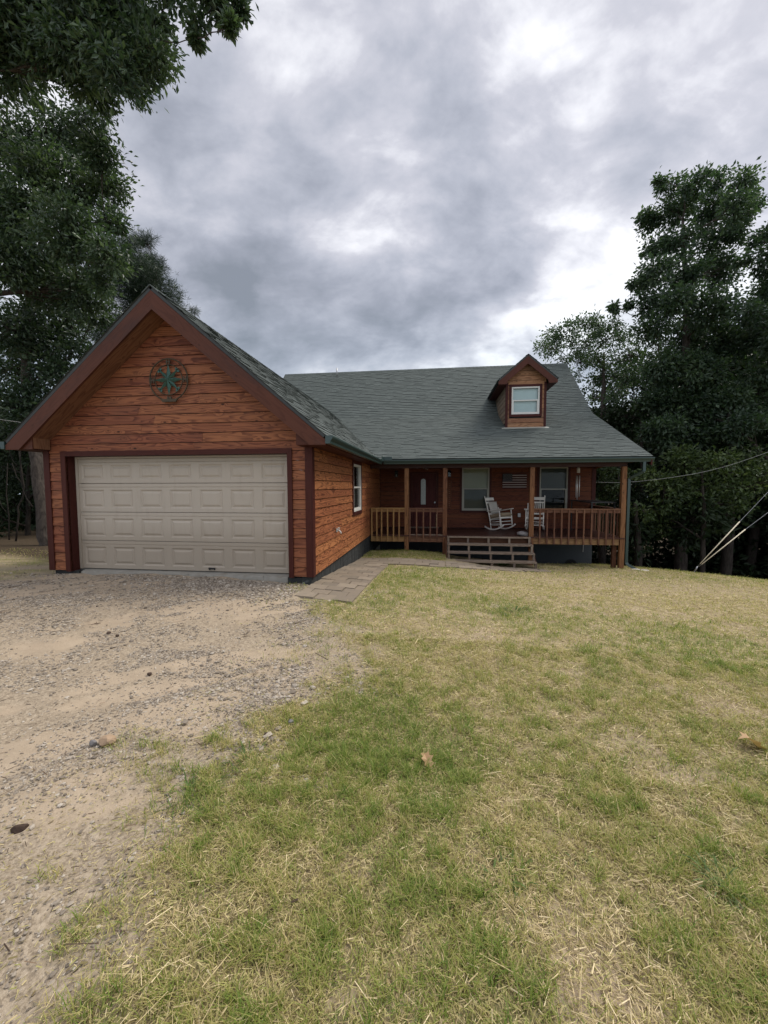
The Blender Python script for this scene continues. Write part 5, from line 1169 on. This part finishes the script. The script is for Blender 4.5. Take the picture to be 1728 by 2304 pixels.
UND_R=[(10.89,9.99,1.47,0.85),(10.63,10.23,1.94,0.55),(12.09,9.98,1.39,0.84),(13.36,10.31,1.16,0.78),(14.40,10.51,1.62,0.86),(12.44,9.72,2.37,0.75),(11.74,10.55,2.34,0.79),(14.45,10.97,2.66,0.72),(9.64,8.97,0.67,0.44),(11.16,10.41,0.27,0.64),(15.49,11.08,2.10,0.96)]
UND_P=[(9.05,11.69,2.34,0.26),(9.18,10.69,2.22,0.31),(9.39,12.08,1.83,0.38),(9.41,10.82,1.70,0.32),(9.82,12.19,0.95,0.42),(9.17,11.61,0.78,0.33),(10.23,10.84,2.05,0.32),(10.84,11.11,2.23,0.28),(9.95,11.75,2.26,0.30),(9.36,11.51,1.34,0.29)]

make_tree('oak_tree', 'large dark oak overhanging the top left with drooping leaf sprays', [(-9.6, -.6, -.6, .34), (-9.4, -.3, 3, .30), (-8.6, .3, 6.5, .24), (-7.4, .8, 9.2, .14)], OAK_A + OAK_A2, 1, size=.14, per=105, sub=.40, dens=3.0, aspect=.42)
make_tree('oak_tree', 'broad leafy oak filling the left side above the garage eave', [(-11.2, 2.2, -.8, .32), (-11.0, 2.3, 3, .28), (-10.4, 2.6, 7, .2), (-9.6, 2.8, 9.6, .10)], OAK_B, 2, size=.13, per=105, sub=.42, dens=3.2, aspect=.45, clr=(.1, 1.0))
make_tree('leaning_tree', 'tree with pale leaning trunk right beside the garage left corner', [(-9.42, 3.75, -.8, .20), (-9.6, 3.85, .6, .175), (-10.09, 4.19, 2.68, .165), (-10.59, 4.47, 4.82, .14), (-10.78, 4.8, 7.18, .11), (-10.6, 5.0, 9.0, .06)], OAK_C, 3, leaf='oakleaf', size=.14, per=75, sub=.45, dens=2.4, clr=(.0, .8))
make_tree('pine_tree', 'pine with tufted needles rising behind the garage peak', [(-9.6, 10.6, -2, .25), (-9.3, 10.9, 4, .2), (-8.9, 11.2, 7.4, .08), (-8.8, 11.25, 8.4, .03)], [(a, b, c, r * 1.35) for a, b, c, r in PINE], 4, leaf='needle', size=.22, per=24, sub=.42, dens=2.6, needle=True)
make_tree('understory_tree', 'dark low undergrowth tree at far left below the oaks', [(-13.4, 6.6, -.9, .10), (-13.3, 6.7, 2, .06), (-13.2, 6.8, 3.4, .03)], UND_L, 5, leaf='darkleaf', size=.16, per=60, sub=.5, dens=1.4, barkm='barkdark')
make_tree('tall_tree', 'tallest broadleaf tree right of the house with open airy top', [(13.46, 13.21, -3.2, .27), (13.4, 13.38, .4, .24), (13.53, 13.73, 5.5, .19), (13.61, 14.0, 9.6, .13), (13.38, 14.2, 13.8, .06)], TALL, 6, leaf='tallleaf', size=.18, per=75, sub=.50, dens=3.2)
make_tree('edge_tree', 'dark tree cut off by the right edge of the yard', [(16.17, 11.56, -3, .26), (16.04, 12.0, 5.1, .18), (15.91, 12.4, 11.3, .07)], EDGE, 7, leaf='tallleaf', size=.18, per=75, sub=.50, dens=2.6, clr=(.0, .7))
make_tree('fork_tree', 'slender tree with sparse see-through crown behind the roof edge', [(10.84, 15.35, -4, .2), (10.83, 15.87, 5.16, .13), (10.85, 16.0, 7.0, .10), (10.86, 16.1, 8.6, .04)], [(a, b, c, r * 1.75) for a, b, c, r in FORK], 8, leaf='tallleaf', size=.15, per=42, sub=.42, dens=1.7, clr=(.2, 1.0))
make_tree('understory_tree', 'brighter green low tree in front of the dark woods at right', [(12.2, 9.7, -2.6, .10), (12.2, 9.8, .6, .07), (12.1, 9.9, 2.2, .03)], UND_R, 9, leaf='brightleaf', size=.17, per=60, sub=.45, dens=1.5, barkm='barkdark')
make_tree('understory_tree', 'leafy low tree seen through the right end of the porch', [(9.9, 11.2, -3, .09), (9.9, 11.3, .3, .06), (9.8, 11.4, 2.0, .03)], UND_P, 10, leaf='brightleaf', size=.17, per=50, sub=.5, dens=1.3, barkm='barkdark', clr=(0, .8))
for i, (x, y, z, r, hh, lb) in enumerate(((9.95, 9.9, -2.7, .17, 3.6, 'stout trunk standing just right of the porch corner post'), (14.38, 11.83, -3.1, .22, 8, 'thick dark trunk behind the guy wire guards'), (17.8, 15.3, -3.6, .24, 9, 'trunk deep in the woods by the right edge'), (16.7, 17.1, -4, .2, 9, 'thin trunk farther back between the thick trunk and tall tree'), (11.6, 13.2, -3.4, .13, 8, 'slim trunk in shadow left of the tall tree'))):
    rg = random.Random(70 + i); bl = [(x + rg.uniform(-2.2, 2.2), y + rg.uniform(.2, 3.2), z + hh * rg.uniform(.62, 1.05), rg.uniform(.8, 1.4)) for _ in range(9)]
    make_tree('woodland_tree', lb, [(x, y, z, r), (x + .1, y + .1, z + hh * .5, r * .8), (x - .05, y + .2, z + hh, r * .35)], bl, 80 + i, leaf='darkleaf', size=.24, per=50, sub=.6, dens=1.3, barkm='barkdark', group='trunks in the woods right of the house')
def saplings():
    for nm, lb, pts, r in (('sapling', 'bare crooked sapling left of the leaning trunk', [(-11.45, 4.52, -.5), (-11.33, 4.61, .71), (-11.36, 4.62, .94), (-11.2, 4.66, 1.24), (-11.16, 4.69, 1.62), (-11.21, 4.70, 1.9), (-11.3, 4.7, 2.9)], .028),
                           ('sapling', 'thin straight sapling at the far left edge of the woods', [(-12.06, 4.85, -.5), (-12.07, 4.91, .64), (-12.16, 4.95, 1.38), (-12.1, 5, 2.4)], .02),
                           ('vine', 'curved vine hanging against the leaning trunk', [(-9.75, 3.7, 1.0), (-10.0, 3.75, 1.25), (-10.3, 3.9, 1.6), (-10.45, 4.0, 2.1), (-10.5, 4.1, 2.8), (-10.45, 4.2, 3.3)], .018)):
        root = empty(nm, pts[0]); tag(root, lb, nm, None); m = MB(); m.tube(pts, [r * (1 - .4 * i / len(pts)) for i in range(len(pts))], 6); 
        m.tube([pts[-3], (pts[-3][0] - .25, pts[-3][1], pts[-3][2] + .3), (pts[-3][0] - .4, pts[-3][1], pts[-3][2] + .75)], r * .5, 5); m.build('stem', 'barkdark', root, off=True)
saplings()
def woods():
    rng = np.random.default_rng(99); C_, D_, K = [], [], []
    def fill(n, fx, seedless=None):
        for _ in range(n):
            x, y, z, r = fx(); m = int(90 * r * r + 20); e = rng.normal(size=(m, 3)) * r * .5 * np.array((1, 1, .6)); C_.append(np.array((x, y, z)) + e); D_.append(e); K.append(np.clip(rng.normal(.45, .2) + rng.normal(size=m) * .12, 0, 1))
    def right():
        y = rng.uniform(18, 36); x = rng.uniform(7 + (y - 18) * .1, 34); top = 4.2 + .28 * (y - 18) + 2.0 * math.sin(x * .7) + (max(0, x - 12) * .5)
        return x, y, -4 + (top + 4) * rng.random() ** .75, rng.uniform(.8, 1.5)
    def rightnear():
        x = rng.uniform(15.5, 30); y = rng.uniform(14 - (x - 15) * .35, 20); return x, y, rng.uniform(-3.5, 7.5), rng.uniform(.8, 1.3)
    def left():
        x = rng.uniform(-32, -11.5); y = rng.uniform(7.5, 22); return x, y, -1.2 + 6.2 * rng.random() ** .8, rng.uniform(.7, 1.3)
    def leftback():
        x = rng.uniform(-24, -8); y = rng.uniform(12, 24); return x, y, rng.uniform(-1.2, 3.8), rng.uniform(.8, 1.3)
    fill(900, right); fill(420, rightnear); fill(420, left); fill(220, leftback)
    C2, D2, K2 = np.concatenate(C_), np.concatenate(D_), np.concatenate(K); D2 = D2 / (np.linalg.norm(D2, axis=1)[:, None] + 1e-6)
    V, F = leaf_arrays(C2, D2, .34, rng, .6)
    tag(arr_mesh('woods', V, F, 'darkleaf', K2), 'dark mass of woods behind the yard', 'woods', kind='stuff')
woods()

# ---------------------------------------------------------------- gravel, grass, straw
def in_view(x, y, z, mg=1.7):
    dx, dy, dz = x - CAM[0], y - CAM[1], z - CAM[2]; f = dx * CF[0] + dy * CF[1] + dz * CF[2]
    a = (dx * CR[0] + dy * CR[1] + dz * CR[2]) / np.maximum(f, .01); b = (dx * CU[0] + dy * CU[1] + dz * CU[2]) / np.maximum(f, .01)
    return (f > .2) & (np.abs(a) < .962 * mg + .12) & (b > -1.283 * mg - .1)
def blocked(x, y):
    """under the buildings, porch or pavers"""
    path = ((x > -.05) & (x < .97) & (y > -.97) & (y < 3.4)) | ((x > -.05) & (x < 2.4) & (y > 3.36) & (y < 4.62)) | ((x >= 2.4) & (x < 5.22) & (y > 3.52 + (x - 2.4) * .30) & (y < 5.0))
    bld = ((x > -5.2) & (x < .0) & (y > -.03)) | ((x > -5.4) & (x < 7.72) & (y > 8.4)) | ((x > 0) & (x < 5.0) & (y > 6.5))
    stair = (x > 2.45) & (x < 5.08) & (y > 4.98) & (y < 6.6)
    return path | bld | stair
def sample(rng, n, x0, x1, y0, y1):
    return rng.uniform(x0, x1, n), rng.uniform(y0, y1, n)
def gravel():
    rng = np.random.default_rng(7); import bmesh
    tm = []
    for s in range(10):
        bm = bmesh.new(); bmesh.ops.create_icosphere(bm, subdivisions=1, radius=1.0); bm.verts.ensure_lookup_table()
        v = np.array([q.co[:] for q in bm.verts]); f = np.array([[w.index for w in q.verts] for q in bm.faces]); bm.free()
        for _ in range(6):
            nn = rng.normal(size=3); nn /= np.linalg.norm(nn); d = rng.uniform(.45, .85); k = v @ nn; v = v - np.maximum(k - d, 0)[:, None] * nn
        tm.append((v * rng.uniform(.75, 1.2, 3), f))
    X, Y, S = [], [], []
    for (n, x0, x1, y0, y1, sz) in ((70000, -.9, 2.2, -6.0, -3.0, .0058), (42000, -4.0, 1.9, -4.0, -1.5, .0078), (32000, -6.5, 1.6, -2.0, .0, .0098), (12000, -3.2, .7, -1.5, -.02, .014), (5000, .2, 1.9, -4.7, -3.2, .0120)):
        x, y = sample(rng, n, x0, x1, y0, y1); d, sa, l, b = zones(x, y)
        clump = sst(fbm(x, y, 2.2, 4, 81), .36, .60)
        near = np.exp(-((x + .9) ** 2 / 2.6 + (y + .42) ** 2 / .28))
        p = d * (1 - (.85 if sz > .007 else .55) * sa) * (.10 + .80 * clump) + near * .9
        p = p * (1 - .6 * sst(-y, 4.75, 5.2))
        if sz == .014: p = near * 1.2 * (y < -.03)
        if sz == .0120: p = (1 - .8 * l) * sst(fbm(x, y, 3.5, 3, 85), .45, .6) * .8
        k = (rng.random(n) < p) & ~blocked(x, y) & in_view(x, y, gz0(x, y)); X.append(x[k]); Y.append(y[k]); S.append(sz * np.exp(rng.normal(size=k.sum()) * .42))
    X, Y, S = np.concatenate(X), np.concatenate(Y), np.concatenate(S); S = np.minimum(S, .034); Z = H(X, Y); n = len(X); print('gravel', n)
    V, F, A = [], [], []; off = 0; pick = rng.integers(0, 10, n); rn = rng.random(n)
    for t in range(10):
        ix = np.where(pick == t)[0]; tv, tf = tm[t]; m = len(ix)
        if not m: continue
        a = rng.uniform(0, 6.28, m); ca, sa_ = np.cos(a)[:, None], np.sin(a)[:, None]; s = S[ix][:, None]; fl = rng.uniform(.28, .75, m)[:, None]
        vx = (tv[None, :, 0] * ca - tv[None, :, 1] * sa_) * s + X[ix][:, None]; vy = (tv[None, :, 0] * sa_ + tv[None, :, 1] * ca) * s + Y[ix][:, None]; vz = tv[None, :, 2] * s * fl + Z[ix][:, None] + s * fl * .35
        V.append(np.stack([vx, vy, vz], -1).reshape(-1, 3)); F.append((tf[None] + (np.arange(m) * len(tv))[:, None, None] + off).reshape(-1, 3)); off += m * len(tv); A.append(np.repeat(rn[ix], len(tf)))
    tag(arr_mesh('gravel', np.concatenate(V), np.concatenate(F), 'gravel', np.concatenate(A)), 'grey crushed gravel scattered on the sandy drive', 'gravel', kind='stuff')
gravel()
def blades(x, y, L, w, lean, rng, col, name, mat, label, cat, flat=False):
    n = len(x); z = H(x, y); a = rng.uniform(0, 2 * math.pi, n); d = np.c_[np.cos(a), np.sin(a)]; s = np.c_[-d[:, 1], d[:, 0]]
    base = np.c_[x, y, z - .004]
    if flat:
        el = np.abs(rng.normal(size=n)) * .16 * L; lift = rng.uniform(.004, .022, n)
        q0 = base + np.c_[-d * (L / 2)[:, None], lift + el * rng.choice([0, 1], n)]; q1 = base + np.c_[d * (L / 2)[:, None], lift + el * rng.choice([0, 1], n)]
        sw = np.c_[s * (w / 2)[:, None], rng.normal(size=n) * w * .3]; V = np.stack([q0 - sw, q1 - sw, q1 + sw, q0 + sw], 1).reshape(-1, 3); F = np.arange(n * 4).reshape(n, 4)
        arr = arr_mesh(name, V, F, mat, col)
    else:
        h1 = np.sqrt(np.maximum(1 - (lean * .6) ** 2, .05)); ht = np.sqrt(np.maximum(1 - lean ** 2, .03))
        m = base + np.c_[d * (lean * .6 * L * .5)[:, None], h1 * L * .5]; t = m + np.c_[d * (np.minimum(lean * 1.25, 1.0) * L * .55)[:, None], ht * L * .42]
        sw = np.c_[s * (w / 2)[:, None], np.zeros(n)]; V = np.stack([base - sw, base + sw, m + sw * .8, t, m - sw * .8], 1).reshape(-1, 3)
        i = np.arange(n)[:, None] * 5; F = np.concatenate([np.concatenate([i, i + 1, i + 2], 1), np.concatenate([i, i + 2, i + 4], 1), np.concatenate([i + 4, i + 2, i + 3], 1)], 0); arr = arr_mesh(name, V, F, mat, np.tile(col, 3))
    return tag(arr, label, cat, kind='stuff')
def lawn():
    rng = np.random.default_rng(17); X, Y, L, W_, LN, C_ = [], [], [], [], [], []
    SX, SY, SLN, SW, SC_ = [], [], [], [], []; TX, TY, TL, TW, TC = [], [], [], [], []
    for (n, x0, x1, y0, y1, k) in ((200000, .0, 4.4, -6.2, -4.3, 1.0), (170000, .2, 6.5, -4.5, -2.2, 1.2), (120000, -.5, 11.5, -2.4, 1.8, 1.9), (90000, .3, 15.5, 1.6, 8.2, 2.8), (26000, -.1, 3, 4.4, 6.5, 1.8), (5000, -9.5, -4.6, -2.5, 3.0, 2.0), (26000, .2, 1.8, -5.9, -3.8, 1.0), (70000, 4.4, 8.0, -6.6, -4.3, 1.4), (50000, 6.5, 10.5, -4.5, -2.2, 1.7), (70000, .6, 5.5, -7.6, -6.2, 1.2), (30000, 11.5, 16.0, -2.4, 1.8, 2.6), (9000, -1.2, 1.2, -6.0, -4.4, 1.0)):
        x, y = sample(rng, n, x0, x1, y0, y1); d, sa, l, b = zones(x, y); tuft = sst(fbm(x, y, 13.0, 3, 91), .40, .60)
        p = (1 - d) * (1 - .80 * b) * (.36 + .80 * l) * (.30 + .70 * tuft) + d * .28 * sst(fbm(x, y, 2.4, 3, 93), .54, .66) * (tuft > .35) * np.exp(-np.maximum(np.interp(y, BND[:, 0], BND[:, 1]) - x, 0) / .7)
        kx = (rng.random(n) < p) & ~blocked(x, y) & in_view(x, y, gz0(x, y)); x, y, l, d, tuft = x[kx], y[kx], l[kx], d[kx], tuft[kx]; m = len(x)
        X.append(x); Y.append(y); lon = np.where(rng.random(m) < .05, 1.7, 1.0)
        L.append((.030 + .020 * l + .012 * tuft) * rng.uniform(.6, 1.35, m) * lon * (1 + .10 * k)); W_.append(.0026 * rng.uniform(.7, 1.5, m) * k ** .85); LN.append(np.clip(rng.normal(.76, .2, m), .1, .98))
        dead = rng.random(m) < np.clip(.60 - .62 * l, .08, .8); C_.append(np.clip(np.where(dead, rng.uniform(0, .22, m), np.clip(.34 + .42 * l + rng.normal(size=m) * .15, .25, 1)), 0, 1))
        ns = int(n * .42); x, y = sample(rng, ns, x0, x1, y0, y1); d, sa, l, b = zones(x, y); cl = sst(fbm(x, y, 3.2, 4, 95), .38, .66)
        p = (1 - d) * (.22 + 1.0 * (1 - l)) * (.30 + .7 * cl) * (.55 if y0 < -4.4 else 1.2); kx = (rng.random(ns) < p) & ~blocked(x, y) & in_view(x, y, gz0(x, y)); x, y = x[kx], y[kx]; m = len(x)
        nt_ = int(n * .9); xt, yt = sample(rng, nt_, x0, x1, y0, y1); dt_, st_, lt_, bt_ = zones(xt, yt)
        kt = (rng.random(nt_) < (1 - dt_) * (1 - .5 * bt_) * .85 + .06 * dt_) & ~blocked(xt, yt) & in_view(xt, yt, gz0(xt, yt)); mt = int(kt.sum())
        TX.append(xt[kt]); TY.append(yt[kt]); TL.append(rng.uniform(.008, .030, mt) * (1 + .2 * (k - 1))); TW.append(.0021 * rng.uniform(.6, 1.6, mt) * k ** .9); TC.append(rng.random(mt))
        SX.append(x); SY.append(y); SLN.append(np.where(rng.random(m) < .05, rng.uniform(.06, .13, m), rng.uniform(.012, .050, m)) * (1 + .12 * (k - 1))); SW.append(.0017 * rng.uniform(.6, 1.6, m) * k ** .85); SC_.append(rng.random(m))
    cat = np.concatenate; print('grass', sum(map(len, X)), 'straw', sum(map(len, SX)))
    blades(cat(X), cat(Y), cat(L), cat(W_), cat(LN), rng, cat(C_), 'lawn_grass', 'grass', 'thin patchy lawn of green and dry blades', 'grass')
    blades(cat(TX), cat(TY), cat(TL), cat(TW), None, rng, cat(TC), 'thatch', 'thatch', 'short brown and olive thatch matted under the lawn', 'thatch', flat=True)
    blades(cat(SX), cat(SY), cat(SLN), cat(SW), None, rng, cat(SC_), 'straw', 'straw', 'pale dry straw lying over the lawn', 'straw', flat=True)
lawn()
def litter():
    rng = np.random.default_rng(31); X, Y, L, W_, C_ = [], [], [], [], []
    for (n, x0, x1, y0, y1, k) in ((2600, -4.5, 1.8, -5.6, -2.2, 1.0), (2600, -7.0, 1.2, -2.6, -.05, 1.5), (900, -9.5, -5.2, -1.5, 4.5, 2.0), (700, .5, 6.0, -5.8, -1.5, 1.0)):
        x, y = sample(rng, n, x0, x1, y0, y1); d, sa, l, b = zones(x, y); p = sst(fbm(x * .78 + y * .62, (-x * .62 + y * .78) * 2.5, 1.5, 4, 97), .46, .62) * (.25 + .75 * d)
        q = (rng.random(n) < p) & ~blocked(x, y) & in_view(x, y, gz0(x, y)); x, y = x[q], y[q]; m = len(x)
        X.append(x); Y.append(y); L.append(np.where(rng.random(m) < .06, rng.uniform(.08, .28, m), rng.uniform(.012, .055, m))); W_.append(.0024 * rng.uniform(.6, 2.0, m) * k); C_.append(rng.random(m))
    c = np.concatenate; blades(c(X), c(Y), c(L), c(W_), None, rng, c(C_), 'twig_litter', 'twig', 'dark twigs and bark bits littering the drive', 'twig litter', flat=True)
litter()
def weed(name, x, y, n, L, w, label, seed, cat='weed', spread=.16):
    rng = np.random.default_rng(seed); V, F, A = [], [], []; k = 0
    for _ in range(n):
        a = rng.uniform(0, 6.28); r = spread * math.sqrt(rng.random()); bx, by = r * math.cos(rng.uniform(0, 6.28)), r * math.sin(rng.uniform(0, 6.28)); a = a if rng.random() < .4 else math.atan2(by, bx)
        l = L * rng.uniform(.6, 1.25); d = np.array((math.cos(a), math.sin(a), 0)); s = np.array((-d[1], d[0], 0)); e = rng.uniform(.25, .75)
        p = np.array((bx, by, 0.0)); ww = w * rng.uniform(.7, 1.2)
        for t in range(4):
            q = p + d * l * .25 + np.array((0, 0, l * .25 * (e * (1.6 - t * .85)))); w0, w1 = ww * (.6, 1, .9, .55)[t], ww * (1, .9, .55, .04)[t]
            V += [p - s * w0 / 2, p + s * w0 / 2, q + s * w1 / 2, q - s * w1 / 2]; F.append((k, k + 1, k + 2, k + 3)); A.append(rng.random()); k += 4; p = q
    o = arr_mesh(name, np.array(V), np.array(F), 'weed', A); o.location = (x, y, gzf(x, y) - .003); return tag(o, label, cat, 'weed clumps in the lawn')
weed('weed_clump', 2.46, -5.06, 60, .06, .008, 'broad bladed dark weed clump on thin lawn near the bottom', 1, spread=.10)
weed('weed_clump', 2.80, -4.93, 24, .045, .008, 'small weed clump right of the broad bladed one', 2, spread=.07)
weed('weed_clump', 3.35, -4.95, 60, .10, .006, 'fine tufted grass clump near the right edge', 3, spread=.07)
weed('weed_clump', .83, -4.78, 60, .10, .006, 'bright green tuft at the edge of the sandy drive', 4, spread=.12)
weed('weed_clump', 3.3, -.75, 60, .12, .012, 'green tuft in the dry lawn toward the stairs', 5, spread=.3)
weed('weed_clump', 1.0, -4.47, 50, .09, .006, 'upright tuft where gravel meets the grass', 6, spread=.10)
weed('stair_plant', 4.15, 5.62, 70, .17, .028, 'small leafy plant growing beneath the porch stairs', 7, 'plant', .12)
